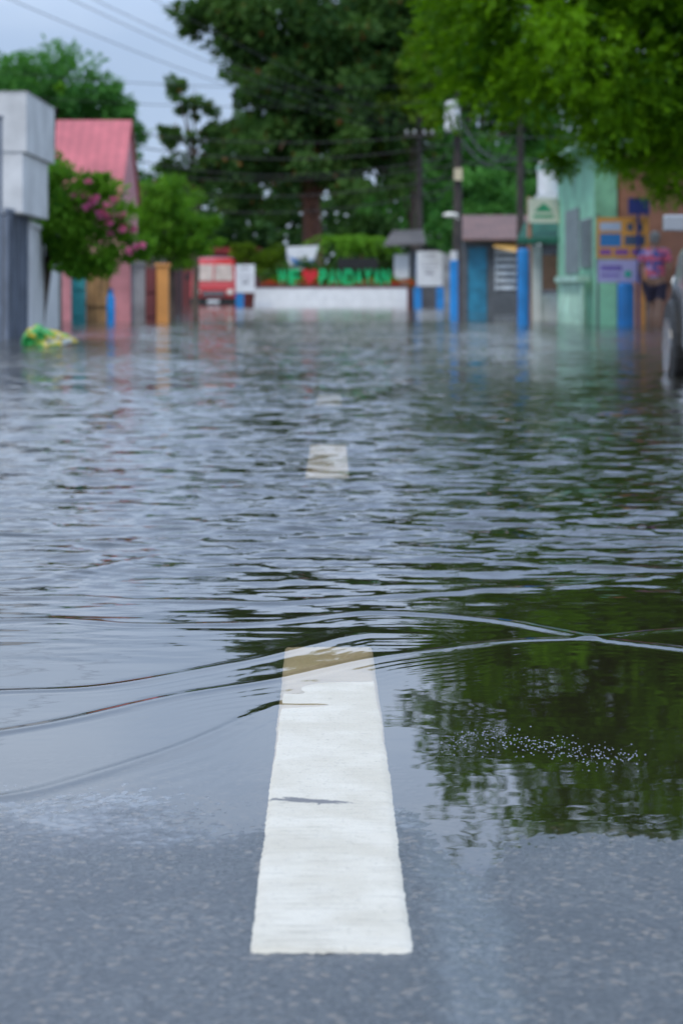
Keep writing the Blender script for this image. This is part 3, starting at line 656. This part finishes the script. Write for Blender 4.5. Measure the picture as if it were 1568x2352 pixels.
# ------------------------------------------------------------------ parked silver car
dplast = M('dark_plastic', (0.03, 0.03, 0.032), 0.5)
c = thing('parked_car', 'silver sport utility car parked with tyres in flood water', 'car', (3.22, 13.9, -0.12))
mb = MB(); mb.loft([(0, 0.74, 0.70, 0.40, 0.98, 0.10), (0.12, 0.84, 0.80, 0.28, 1.06, 0.12), (0.5, 0.86, 0.82, 0.24, 1.10, 0.12), (2.9, 0.86, 0.83, 0.24, 1.10, 0.12), (3.4, 0.86, 0.82, 0.26, 1.06, 0.14), (3.9, 0.84, 0.76, 0.28, 0.98, 0.18), (4.12, 0.74, 0.66, 0.34, 0.86, 0.18), (4.18, 0.6, 0.55, 0.42, 0.75, 0.12)])
mb.obj('body', silver, c, smooth=True)
mb = MB(); mb.loft([(0.05, 0.76, 0.66, 0.99, 1.10, 0.04), (0.35, 0.80, 0.66, 1.0, 1.52, 0.12), (0.9, 0.80, 0.66, 1.0, 1.60, 0.12), (2.0, 0.80, 0.66, 1.0, 1.59, 0.12), (2.5, 0.80, 0.66, 1.0, 1.50, 0.12), (3.25, 0.78, 0.7, 1.0, 1.10, 0.04)]); mb.obj('cabin', silver, c, smooth=True)
for sx in (-1, 1):
    for a, b in ((0.45, 1.25), (1.32, 2.1), (2.15, 2.75)):
        mb = MB(); t2 = 0.69 if b < 2.5 else 0.72
        zt = 1.47 if b < 2.5 else 1.36
        mb.add([(sx*0.808, a, 1.13), (sx*0.808, b, 1.13), (sx*t2, b-0.05 if b < 2.5 else a+0.25, zt), (sx*0.69, a, 1.47)], [(0, 1, 2, 3)]); mb.obj('side_window', darkglass, c)
mb = MB(); mb.loft([(-0.08, 0.76, 0.76, 0.34, 0.6, 0.06), (0.1, 0.85, 0.85, 0.3, 0.6, 0.06)]); mb.obj('bumper', dplast, c, smooth=True)
mb = MB(); mb.loft([(4.02, 0.82, 0.82, 0.26, 0.55, 0.06), (4.24, 0.62, 0.62, 0.3, 0.55, 0.06)]); mb.obj('bumper', dplast, c, smooth=True)
for sx in (-1, 1):
    for wy in (0.8, 3.25):
        mb = MB(); mb.tube([(sx*0.80, wy+0.40*math.cos(a), 0.32+0.40*math.sin(a)) for a in [math.pi*k/10 for k in range(11)]], 0.065, 6)
        mb.obj('wheel_arch', dplast, c, smooth=True)
for sx in (-0.80, 0.80):
    for wy in (0.8, 3.25): wheel(c, sx, wy, 0.32, 0.34, 0.22, chrome)
for sx in (-0.62, 0.62):
    mb = MB(); mb.ell((sx, 4.02, 0.78), (0.16, 0.12, 0.09)); mb.obj('headlight', lamp, c, smooth=True)
    mb = MB(); mb.box(sx*1.2-0.08, sx*1.2+0.08, -0.03, 0.06, 0.75, 0.98); mb.obj('taillight', M('red_lamp', (0.5, 0.02, 0.02), 0.2), c, bevel=0.02)
    mb = MB(); mb.box(sx*1.50-0.08, sx*1.50+0.08, 2.7, 2.78, 1.13, 1.24); mb.tube([(sx*1.3, 2.74, 1.12), (sx*1.45, 2.74, 1.15)], 0.02, 6); mb.obj('side_mirror', silver, c, bevel=0.03)

# ------------------------------------------------------------------ right side houses
h = thing('mint_house', 'mint green house with louvred window and salmon front', 'house', (4.33, 41, 0))
mb = MB(); mb.box(0, 5, 0.3, 7.5, -0.5, 3.0, 0); mb.obj('wall', mint, h)
mb = MB(); mb.box(0.35, 5, 0.0, 0.297, -0.5, 2.9, 0); mb.obj('front_wall', salmon, h, label='salmon painted front wall')
mb = MB(); mb.box(-0.05, 0.33, -0.06, 0.28, -0.5, 2.8); mb.obj('pillar', mint, h, bevel=0.01)
mb = MB(); mb.box(-0.4, 5.2, -0.3, 7.8, 3.003, 3.09); mb.add([(-0.4, -0.3, 3.093), (5.2, -0.3, 3.093), (5.2, 7.8, 3.093), (-0.4, 7.8, 3.093), (2.3, 2, 4.0), (2.3, 6, 4.0)], [(0, 1, 4), (1, 2, 5, 4), (2, 3, 5), (3, 0, 4, 5)]); mb.obj('roof', mintl, h)
w = MB(); w.box(-0.04, -0.003, 0.55, 2.4, 0.98, 1.85); w = w.obj('window', M('window_frame', (0.20, 0.25, 0.26), 0.5), h)
mb = MB()
for k in range(10): mb.box(-0.09, -0.045, 0.62, 2.33, 1.02+k*0.083, 1.06+k*0.083)
mb.obj('louvre', M('louvre_grey', (0.26, 0.32, 0.34), 0.4), h)
mb = MB(); mb.box(-0.03, -0.003, 3.0, 5.6, 0.9, 2.1); mb.obj('window', M('window_frame', (0.20, 0.25, 0.26), 0.5), h)
mb = MB(); mb.box(-0.32, -0.10, 0.3, 4.5, 0.74, 0.84)
for k in range(12): mb.tube([(-0.2, 0.4+k*0.36, -0.3), (-0.2, 0.4+k*0.36, 0.2), (-0.2, 0.4+k*0.36, 0.5), (-0.2, 0.4+k*0.36, 0.745)], [0.05, 0.07, 0.04, 0.06], 8)
mb.obj('balustrade', mintl, h, label='pale mint turned balustrade')
for xx in (0.6, 1.35):
    mb = MB(); mb.box(xx, xx+0.25, -0.10, -0.003, -0.5, 1.0); mb.obj('door_frame', orange, h)

e = thing('event_banner', 'orange vinyl banner with blue and purple panels on poles', 'banner', (4.24, 40.2, 0))
mb = MB(); mb.box(0, 0.86, 0, 0.02, 1.12, 1.80); mb.obj('board', M('banner_orange', (0.70, 0.33, 0.06), 0.5, 0.1), e)
bp = M('banner_blue', (0.03, 0.20, 0.50), 0.5, 0.1); pp = M('banner_purple', (0.25, 0.08, 0.35), 0.5, 0.1); lb = M('banner_pale', (0.45, 0.55, 0.72), 0.5, 0.1)
mb = MB(); mb.box(0.05, 0.40, -0.006, -0.002, 1.58, 1.72, 0); mb.box(0.05, 0.40, -0.006, -0.002, 1.32, 1.53, 1); mb.box(0.46, 0.80, -0.006, -0.002, 1.34, 1.50, 3); mb.box(0.50, 0.60, -0.006, -0.002, 1.58, 1.70, 3); mb.box(0.66, 0.76, -0.006, -0.002, 1.58, 1.70, 3)
mb.box(0.05, 0.24, -0.006, -0.002, 1.18, 1.27, 2); mb.box(0.30, 0.52, -0.006, -0.002, 1.18, 1.27, 2); mb.box(0.58, 0.80, -0.006, -0.002, 1.18, 1.27, 2)
mb.obj('print', [lb, bp, pp, M('banner_dark', (0.06, 0.10, 0.18), 0.5)], e)
for px in (0.02, 0.84):
    mb = MB(); mb.tube([(px, 0.04, -0.3), (px, 0.04, 1.85)], 0.02, 8); mb.obj('pole', darkgrey, e)
e = thing('lavender_banner', 'pale lavender vinyl banner with green dot', 'banner', (4.25, 40.15, 0))
mb = MB(); mb.box(0, 0.76, 0, 0.02, 0.72, 1.10); mb.obj('board', M('lavender', (0.46, 0.43, 0.70), 0.5, 0.1), e)
mb = MB(); mb.tube([(0.50, -0.008, 0.86), (0.50, -0.002, 0.86)], 0.06, 20); mb.obj('dot', M('dotgreen', (0.03, 0.42, 0.30), 0.5), e)
mb = MB(); mb.box(0.05, 0.40, -0.006, -0.002, 0.92, 1.0); mb.box(0.05, 0.36, -0.006, -0.002, 0.82, 0.86); mb.obj('print', M('purple_print', (0.22, 0.15, 0.5), 0.5), e)
o = MB().box(4.75, 5.1, 40.1, 40.13, 1.85, 2.12).box(4.80, 5.05, 40.09, 40.099, 1.9, 1.98).box(4.9, 4.94, 40.131, 40.18, -0.3, 2.1).obj('street_sign', M('navy', (0.03, 0.05, 0.25), 0.5)); tag(o, 'small navy blue sign under the tree', 'sign')

def bollard(x, y, r, h, label, cap=None):
    mb = MB(); mb.tube([(x, y, -0.4), (x, y, h-0.06), (x, y, h-0.02), (x, y, h)], [r, r, r*0.9, r*0.6], 16, 0)
    if cap: mb.tube([(x, y, h-0.03), (x, y, h+cap)], r*0.85, 16, 1)
    o = mb.obj('blue_post', [blue, white], smooth=False, bevel=0.01); tag(o, label, 'post', 'blue street posts'); return o
bollard(3.08, 41, 0.10, 1.30, 'tall round blue concrete post in flood water')
bollard(4.65, 39.6, 0.135, 0.72, 'thick blue concrete post below banners')
bollard(2.60, 56, 0.10, 1.30, 'blue concrete post with white top', 0.2)

h = thing('food_stall', 'small white stall with dark green awning', 'stall', (3.85, 49, 0))
mb = MB(); mb.box(0.0, 0.2, 0, 0.2, -0.5, 1.5); mb.box(0.55, 0.70, 0, 0.2, -0.5, 1.5); mb.box(0.19, 0.56, 0.05, 0.15, -0.5, 0.5); mb.obj('counter', white, h, bevel=0.01)
mb = MB(); mb.add([(-0.35, -0.8, 1.62), (0.62, -0.8, 1.62), (0.62, 0.3, 2.0), (-0.1, 0.3, 2.0), (-0.35, -0.8, 1.52), (0.62, -0.8, 1.52)], [(0, 1, 2, 3), (4, 5, 1, 0)]); mb.obj('awning', M('dark_green_canvas', (0.01, 0.12, 0.08), 0.7), h)
mb = MB(); mb.box(0.22, 0.53, 0.02, 0.045, 0.6, 1.3); mb.obj('shelf', salmon, h)
e = thing('shop_sign', 'white hanging signboard with green mountain mark and yellow edge', 'sign', (3.80, 48.2, 0))
mb = MB(); mb.box(-0.08, 0.52, 0, 0.05, 1.93, 2.42, 0); mb.box(0.52, 0.66, 0.001, 0.049, 1.90, 2.42, 1); mb.obj('board', [M('cream_vinyl', (0.60, 0.62, 0.52), 0.5, 0.1), M('yellow_vinyl', (0.6, 0.5, 0.12), 0.5, 0.1)], e)
mb = MB(); mb.add([(0.03, -0.004, 2.15), (0.41, -0.004, 2.15), (0.3, -0.004, 2.27), (0.22, -0.004, 2.33), (0.13, -0.004, 2.25)], [(0, 1, 2, 3, 4)]); mb.box(0.02, 0.42, -0.006, -0.002, 2.03, 2.09); mb.obj('mark', M('sign_green', (0.05, 0.35, 0.18), 0.5), e)
mb = MB(); mb.tube([(-0.05, 0.08, -0.3), (-0.05, 0.08, 2.45)], 0.05, 8); mb.obj('pole', salmon, e)
o = MB().tube([(4.28, 50, 2.55), (4.28, 50, 2.6), (4.28, 50, 3.15), (4.28, 50, 3.25), (4.28, 50, 3.3)], [0.2, 0.23, 0.23, 0.18, 0.06], 18).box(4.02, 4.54, 49.75, 50.25, 2.45, 2.555).box(4.04, 4.1, 49.8, 49.86, -0.4, 2.455).box(4.46, 4.52, 49.8, 49.86, -0.4, 2.455).obj('water_tank', wht, smooth=False); tag(o, 'white plastic water tank on a steel stand', 'tank')

h = thing('brown_shed', 'low shed with brown tin roof and white louvred window', 'shed', (3.3, 65, 0))
mb = MB(); mb.box(0, 0.08, 0, 3, -0.5, 1.9); mb.box(0.62, 0.80, 0, 0.1, -0.5, 1.9); mb.box(1.55, 2.6, 0, 0.1, -0.5, 1.9); mb.box(0.8, 1.55, 0, 0.1, -0.5, 0.55); mb.box(0.8, 1.55, 0, 0.1, 1.72, 1.9); mb.box(0.08, 0.62, 0, 0.1, 1.75, 1.9); mb.box(0.1, 2.6, 2.9, 3, -0.5, 1.9); mb.obj('wall', M('shed_grey', (0.10, 0.11, 0.12), 0.7), h)
mb = MB(); mb.box(0.1, 0.60, 0.02, 0.07, -0.5, 1.73); mb.obj('door', M('shed_blue', (0.02, 0.20, 0.32), 0.5), h)
mb = MB(); mb.box(0.82, 0.86, 0.03, 0.06, 0.56, 1.71)
for k in range(6): mb.box(0.86, 1.53, 0.03, 0.06, 0.60+k*0.19, 0.70+k*0.19)
mb.obj('window', M('white_slats', (0.68, 0.74, 0.78), 0.4), h)
mb = MB(); mb.add([(-0.15, -0.5, 1.95), (2.8, -0.5, 1.95), (2.8, 3.2, 2.7), (0.05, 3.2, 2.7), (-0.15, -0.5, 1.903), (2.8, -0.5, 1.903), (2.8, 3.2, 2.65), (0.05, 3.2, 2.65)], [(0, 1, 2, 3), (7, 6, 5, 4), (0, 4, 5, 1), (1, 5, 6, 2), (2, 6, 7, 3), (3, 7, 4, 0)]); mb.obj('roof', brownroof, h)
mb = MB(); mb.add([(0.75, -0.7, 1.72), (1.5, -0.9, 1.55), (1.5, -0.01, 1.88), (0.75, -0.01, 1.88)], [(0, 1, 2, 3)]); mb.obj('awning', M('yellow_canvas', (0.62, 0.36, 0.10), 0.6), h, label='small yellow orange canvas awning')
h = thing('grey_shack', 'low weathered shack with sagging grey roof', 'shed', (1.75, 89, 0))
mb = MB(); mb.box(0.2, 0.75, 0.6, 0.8, -0.5, 1.9, 0); mb.obj('wall', wht, h)
mb = MB(); mb.box(0.8, 3.2, 0.7, 2.5, -0.5, 2.1); mb.obj('back_wall', darkgrey, h)
mb = MB(); mb.add([(-0.2, 0, 2.25), (3.2, 0, 2.4), (3.0, 3, 2.9), (0.2, 3, 2.85), (-0.2, 0, 2.18), (3.2, 0, 2.33)], [(0, 1, 2, 3), (4, 5, 1, 0)]); mb.obj('roof', greyroof, h)
o = MB().box(3.66, 4.14, 88, 88.4, -0.4, 2.5).box(3.61, 4.19, 87.95, 88.45, 2.503, 2.6).obj('concrete_pillar', greyc, bevel=0.01); tag(o, 'grey concrete gate pillar beside the notice board', 'pillar')

# ------------------------------------------------------------------ poles and wires
polem = M('pole_wood', (0.06, 0.05, 0.045), 0.9, 0.4, 4)
def pole(x, y, z1, r, label, arms=()):
    e = thing('utility_pole', label, 'utility pole', (x, y, -0.4), group='utility poles along the street')
    mb = MB(); mb.tube([(0, 0, 0), (0, 0, z1*0.5), (0, 0, z1+0.4)], [r*1.25, r, r*0.75], 12); mb.obj('shaft', polem, e, smooth=True)
    for a in arms:
        mb = MB(); mb.box(-0.6, 0.6, -0.14-r, -r*0.9, a+0.4, a+0.5); mb.obj('crossarm', polem, e)
        for k in (-0.5, -0.2, 0.2, 0.5):
            mb = MB(); mb.tube([(k, -0.1-r, a+0.503), (k, -0.1-r, a+0.58), (k, -0.1-r, a+0.64)], [0.03, 0.05, 0.025], 8); mb.obj('insulator', white, e)
    return e
p = pole(2.88, 60, 6.4, 0.11, 'dark utility pole with white transformer and street lamp', (5.9,))
mb = MB(); mb.tube([(-0.15, -0.28, 4.9), (-0.15, -0.28, 4.95), (-0.15, -0.28, 5.6), (-0.15, -0.28, 5.66)], [0.14, 0.19, 0.19, 0.12], 16); mb.obj('transformer', wht, p, smooth=False)
mb = MB(); mb.box(-0.10, 0.10, -0.26, -0.12, 3.7, 4.0); mb.obj('meter_box', M('cream_box', (0.6, 0.52, 0.35), 0.5), p)
mb = MB(); mb.tube([(0, -0.1, 2.75), (-0.15, -0.3, 2.85), (-0.2, -0.5, 2.85)], 0.025, 8); mb.ell((-0.2, -0.55, 2.83), (0.2, 0.12, 0.07)); mb.obj('lamp', lamp, p, smooth=True)
pole(3.05, 95, 7.4, 0.14, 'dark utility pole standing near shack', (6.6,))
pole(3.77, 51, 5.5, 0.08, 'slim dark utility pole beside the stall')
def wire(a, b, sag, r=0.012):
    a = Vector(a); b = Vector(b); pts = []
    for k in range(25):
        f = k/24; p_ = a.lerp(b, f); p_.z -= sag*4*f*(1-f); pts.append(p_)
    o = MB().tube(pts, r, 5).obj('power_line', black, smooth=True); tag(o, 'thin black overhead power line across the street', 'cable', 'overhead power lines')
for dz, dx in ((0, 0), (0.5, 0.3), (1.1, -0.4), (1.7, 0.2)): wire((-7.5+dx, 45, 6.6+dz), (3.05, 95, 6.7+dz*0.3), 0.5, 0.009)
wire((-10, 60, 6.2), (2.88, 60, 5.7), 0.3, 0.009); wire((-10, 60, 5.6), (2.88, 60, 5.3), 0.3, 0.009)
for k in range(6): wire((-5.2, 62, 4.6-0.35*k), (2.86, 60, 4.5-0.27*k), 0.25+0.1*(k % 3), 0.016)
for k in range(5): wire((2.86, 60, 5.2-0.35*k), (8.5, 42, 4.9-0.5*k), 0.35+0.15*(k % 2), 0.015)
wire((2.86, 60, 5.0), (3.77, 51, 3.4), 0.5, 0.02); wire((2.86, 60, 4.6), (3.77, 51, 3.8), 0.7, 0.02)
for k in range(4): wire((3.05, 95, 6.6-0.6*k), (2.88, 60, 4.9-0.4*k), 0.5+0.1*k, 0.016)

# ------------------------------------------------------------------ floating sack
mb = MB(); r2 = np.random.default_rng(4)
nu, nv = 34, 22; vs = []; fs = []
for j in range(nv+1):
    f = j/nv; ph = math.pi*f
    prof = math.sin(ph)**0.5*(1-0.75*f)
    for i in range(nu):
        a = 2*math.pi*i/nu
        k = 1+0.22*math.sin(3*a+5*f)+0.14*math.sin(7*a+9*f)+0.10*math.sin(11*a-14*f)+r2.normal(0, 0.05)
        vs.append((-0.27+0.62*f, 0.24*prof*k*math.cos(a)+0.03*math.sin(6*f), 0.03+0.19*prof*k*math.sin(a)*(1.15 if math.sin(a) > 0 else 0.6)+0.02*math.sin(9*f)))
for j in range(nv):
    for i in range(nu): fs.append((j*nu+i, j*nu+(i+1) % nu, (j+1)*nu+(i+1) % nu, (j+1)*nu+i))
mb.add(vs, fs, 0)
bm, nt, out = newmat('plastic_sack')
g_ = nt.node('ShaderNodeTexCoord'); n_ = nt.noise(g_.outputs['Object'], 6.0, 2, 0.5)
rp = nt.node('ShaderNodeValToRGB'); nt.link(n_.outputs[0], rp.inputs[0]); rp.color_ramp.interpolation = 'CONSTANT'
rp.color_ramp.elements[0].color = (0.02, 0.28, 0.06, 1); rp.color_ramp.elements[1].color = (0.42, 0.46, 0.44, 1); rp.color_ramp.elements[1].position = 0.62
el = rp.color_ramp.elements.new(0.52); el.color = (0.50, 0.40, 0.04, 1); el = rp.color_ramp.elements.new(0.45); el.color = (0.12, 0.35, 0.08, 1)
pb = nt.node('ShaderNodeBsdfPrincipled'); nt.link(rp.outputs[0], pb.inputs['Base Color']); pb.inputs['Roughness'].default_value = 0.35; nt.link(pb.outputs[0], out.inputs[0])
o = mb.obj('floating_sack', bm, smooth=False, loc=(-3.16, 25.9, 0)); tag(o, 'crumpled green and yellow plastic sack floating on water', 'plastic bag')

# ------------------------------------------------------------------ person
skin = M('skin', (0.30, 0.16, 0.10), 0.55, 0.1); shirtm, nt, out = newmat('patterned_shirt')
g_ = nt.node('ShaderNodeTexCoord'); vo = nt.node('ShaderNodeTexVoronoi'); vo.inputs['Scale'].default_value = 14; nt.link(g_.outputs['Object'], vo.inputs['Vector'])
rp = nt.node('ShaderNodeValToRGB'); sc_ = nt.node('ShaderNodeSeparateColor'); nt.link(vo.outputs['Color'], sc_.inputs[0]); nt.link(sc_.outputs[0], rp.inputs[0]); rp.color_ramp.interpolation = 'CONSTANT'
rp.color_ramp.elements[0].color = (0.65, 0.12, 0.20, 1); rp.color_ramp.elements[1].color = (0.10, 0.12, 0.35, 1); rp.color_ramp.elements[1].position = 0.45
el = rp.color_ramp.elements.new(0.65); el.color = (0.50, 0.35, 0.60, 1); el = rp.color_ramp.elements.new(0.85); el.color = (0.7, 0.2, 0.15, 1)
pb = nt.node('ShaderNodeBsdfPrincipled'); nt.link(rp.outputs[0], pb.inputs['Base Color']); pb.inputs['Roughness'].default_value = 0.8; nt.link(pb.outputs[0], out.inputs[0])
def skinned(name, verts, edges, rads, mat, parent, sub=2, root=0):
    me = bpy.data.meshes.new(name); me.from_pydata(verts, edges, []); me.materials.append(mat)
    o = bpy.data.objects.new(name, me); COL.objects.link(o); o.parent = parent
    md = o.modifiers.new('Skin', 'SKIN'); md.use_smooth_shade = True
    for i, rr in enumerate(rads):
        sv = me.skin_vertices[0].data[i]; sv.radius = rr if isinstance(rr, tuple) else (rr, rr); sv.use_root = (i == root)
    s_ = o.modifiers.new('Sub', 'SUBSURF'); s_.levels = sub; s_.render_levels = sub
    return o
pe = thing('person', 'person in pink patterned shirt and dark shorts wading in water', 'person', (5.08, 39.2, -0.16), rot=math.radians(150))
V = [(0, 0, 0.92), (0, 0, 1.05), (0, 0.01, 1.22), (0, 0.01, 1.36), (0, 0, 1.43), (0, -0.01, 1.50), (0, -0.015, 1.57), (0, -0.01, 1.64)]
Rr = [(0.15, 0.11), (0.135, 0.10), (0.15, 0.105), (0.13, 0.09), (0.055, 0.055), (0.062, 0.075), (0.075, 0.092), (0.058, 0.07)]
E = [(i, i+1) for i in range(7)]
V.append((0, -0.115, 1.545)); Rr.append((0.012, 0.014)); E.append((6, 8))
for sx in (-1, 1):
    b0 = len(V)
    yk = -0.10*sx
    V += [(sx*0.10, 0, 0.84), (sx*0.10, yk-0.02, 0.48), (sx*0.10, yk+0.05, 0.30), (sx*0.10, yk+0.04, 0.08), (sx*0.11, yk-0.08, 0.03)]
    Rr += [(0.085, 0.085), (0.055, 0.055), (0.055, 0.058), (0.036, 0.04), (0.04, 0.03)]
    E += [(0, b0), (b0, b0+1), (b0+1, b0+2), (b0+2, b0+3), (b0+3, b0+4)]
    a0 = len(V)
    V += [(sx*0.18, 0, 1.36), (sx*0.25, 0.03, 1.10), (sx*0.25, -0.06, 0.87), (sx*0.25, -0.08, 0.80)]
    Rr += [(0.052, 0.052), (0.038, 0.038), (0.025, 0.025), (0.018, 0.036)]
    E += [(3, a0), (a0, a0+1), (a0+1, a0+2), (a0+2, a0+3)]
    for k, (fy, le) in enumerate([(-0.035, 0.065), (-0.012, 0.078), (0.010, 0.072), (0.032, 0.058)]):
        f0 = len(V); V += [(sx*0.25, -0.085+fy, 0.765), (sx*0.245, -0.09+fy, 0.765-le*0.6), (sx*0.235, -0.09+fy, 0.765-le)]; Rr += [0.0095, 0.0088, 0.007]
        E += [(a0+3, f0), (f0, f0+1), (f0+1, f0+2)]
    f0 = len(V); V += [(sx*0.24, -0.135, 0.80), (sx*0.235, -0.155, 0.765)]; Rr += [0.011, 0.009]; E += [(a0+3, f0), (f0, f0+1)]
skinned('body', V, E, Rr, skin, pe)
SV = [(0, 0, 0.90), (0, 0, 1.08), (0, 0.01, 1.24), (0, 0.01, 1.37), (-0.19, 0, 1.37), (-0.25, 0.02, 1.19), (0.19, 0, 1.37), (0.25, 0.02, 1.19), (0, 0, 1.42)]
skinned('shirt', SV, [(0, 1), (1, 2), (2, 3), (3, 4), (4, 5), (3, 6), (6, 7), (3, 8)], [(0.18, 0.135), (0.17, 0.13), (0.175, 0.13), (0.145, 0.105), (0.075, 0.075), (0.065, 0.065), (0.075, 0.075), (0.065, 0.065), (0.075, 0.07)], shirtm, pe)
skinned('shorts', [(0, 0, 0.93), (-0.10, 0, 0.82), (-0.11, 0.04, 0.55), (0.10, 0, 0.82), (0.11, -0.08, 0.55)], [(0, 1), (1, 2), (0, 3), (3, 4)], [(0.17, 0.13), (0.11, 0.11), (0.09, 0.09), (0.11, 0.11), (0.09, 0.09)], M('dark_cloth', (0.05, 0.04, 0.07), 0.9), pe)
mb = MB(); mb.ell((0, 0.012, 1.635), (0.085, 0.098, 0.078), 16, 10, jit=0.03); mb.ell((0, 0.045, 1.58), (0.078, 0.06, 0.08), 14, 8, jit=0.03); mb.obj('hair', M('grey_hair', (0.30, 0.29, 0.28), 0.8), pe, smooth=True)
for sx in (-1, 1):
    mb = MB(); mb.ell((sx*0.03, -0.088, 1.575), (0.012, 0.009, 0.008)); mb.obj('eye', white, pe, smooth=True)
    mb = MB(); mb.ell((sx*0.082, 0.0, 1.56), (0.012, 0.02, 0.032)); mb.obj('ear', skin, pe, smooth=True)
mb = MB(); mb.ell((0, -0.09, 1.505), (0.026, 0.01, 0.008)); mb.obj('mouth', M('lips', (0.35, 0.10, 0.09), 0.5), pe, smooth=True)

# ------------------------------------------------------------------ world + sun
SUN_EL, SUN_AZ = math.radians(52), math.radians(215)
w = bpy.data.worlds.new('World'); scene.world = w; w.use_nodes = True
nt = NT(w.node_tree); nt.n.clear(); out = nt.node('ShaderNodeOutputWorld'); bg = nt.node('ShaderNodeBackground')
sky = nt.node('ShaderNodeTexSky'); sky.sky_type = 'NISHITA'; sky.sun_disc = False; sky.sun_elevation = SUN_EL; sky.sun_rotation = SUN_AZ
tc = nt.node('ShaderNodeTexCoord'); sp = nt.node('ShaderNodeSeparateXYZ'); nt.link(tc.outputs['Generated'], sp.inputs[0])
cn = nt.noise(nt.vmath('MULTIPLY', tc.outputs['Generated'], (2.2, 2.2, 6)), 1.3, 5, 0.55)
cl = nt.mix(nt.ramp(cn.outputs[0], 0.35, 0.68), (4.4, 5.8, 8.3, 1), (6.8, 8.0, 10.0, 1))
el_ = nt.ramp(sp.outputs[2], 0.09, 0.20, 1.0, 1.75, True)
cl = nt.vmath('SCALE', cl, scale=el_)
nt.link(nt.mix(0.85, sky.outputs[0], cl), bg.inputs['Color']); bg.inputs['Strength'].default_value = 0.1
nt.link(bg.outputs[0], out.inputs[0])
sl = bpy.data.lights.new('sun', 'SUN'); sl.energy = 1.4; sl.angle = math.radians(12); sl.color = (1, 0.92, 0.78)
so = bpy.data.objects.new('sun', sl); COL.objects.link(so)
dirv = Vector((math.sin(SUN_AZ)*math.cos(SUN_EL), math.cos(SUN_AZ)*math.cos(SUN_EL), math.sin(SUN_EL)))
so.rotation_euler = dirv.to_track_quat('Z', 'Y').to_euler(); so.location = dirv*30

# ------------------------------------------------------------------ camera
cd = bpy.data.cameras.new('camera'); cam = bpy.data.objects.new('camera', cd); COL.objects.link(cam)
cam.location = (0, 0, 0.61); cam.rotation_euler = (math.radians(90), 0, 0)
cd.sensor_width = 36; cd.lens = 85; cd.shift_y = -0.2177; cd.clip_start = 0.05; cd.clip_end = 2000
cd.dof.use_dof = True; cd.dof.focus_distance = 3.6; cd.dof.aperture_fstop = 8.5
scene.camera = cam
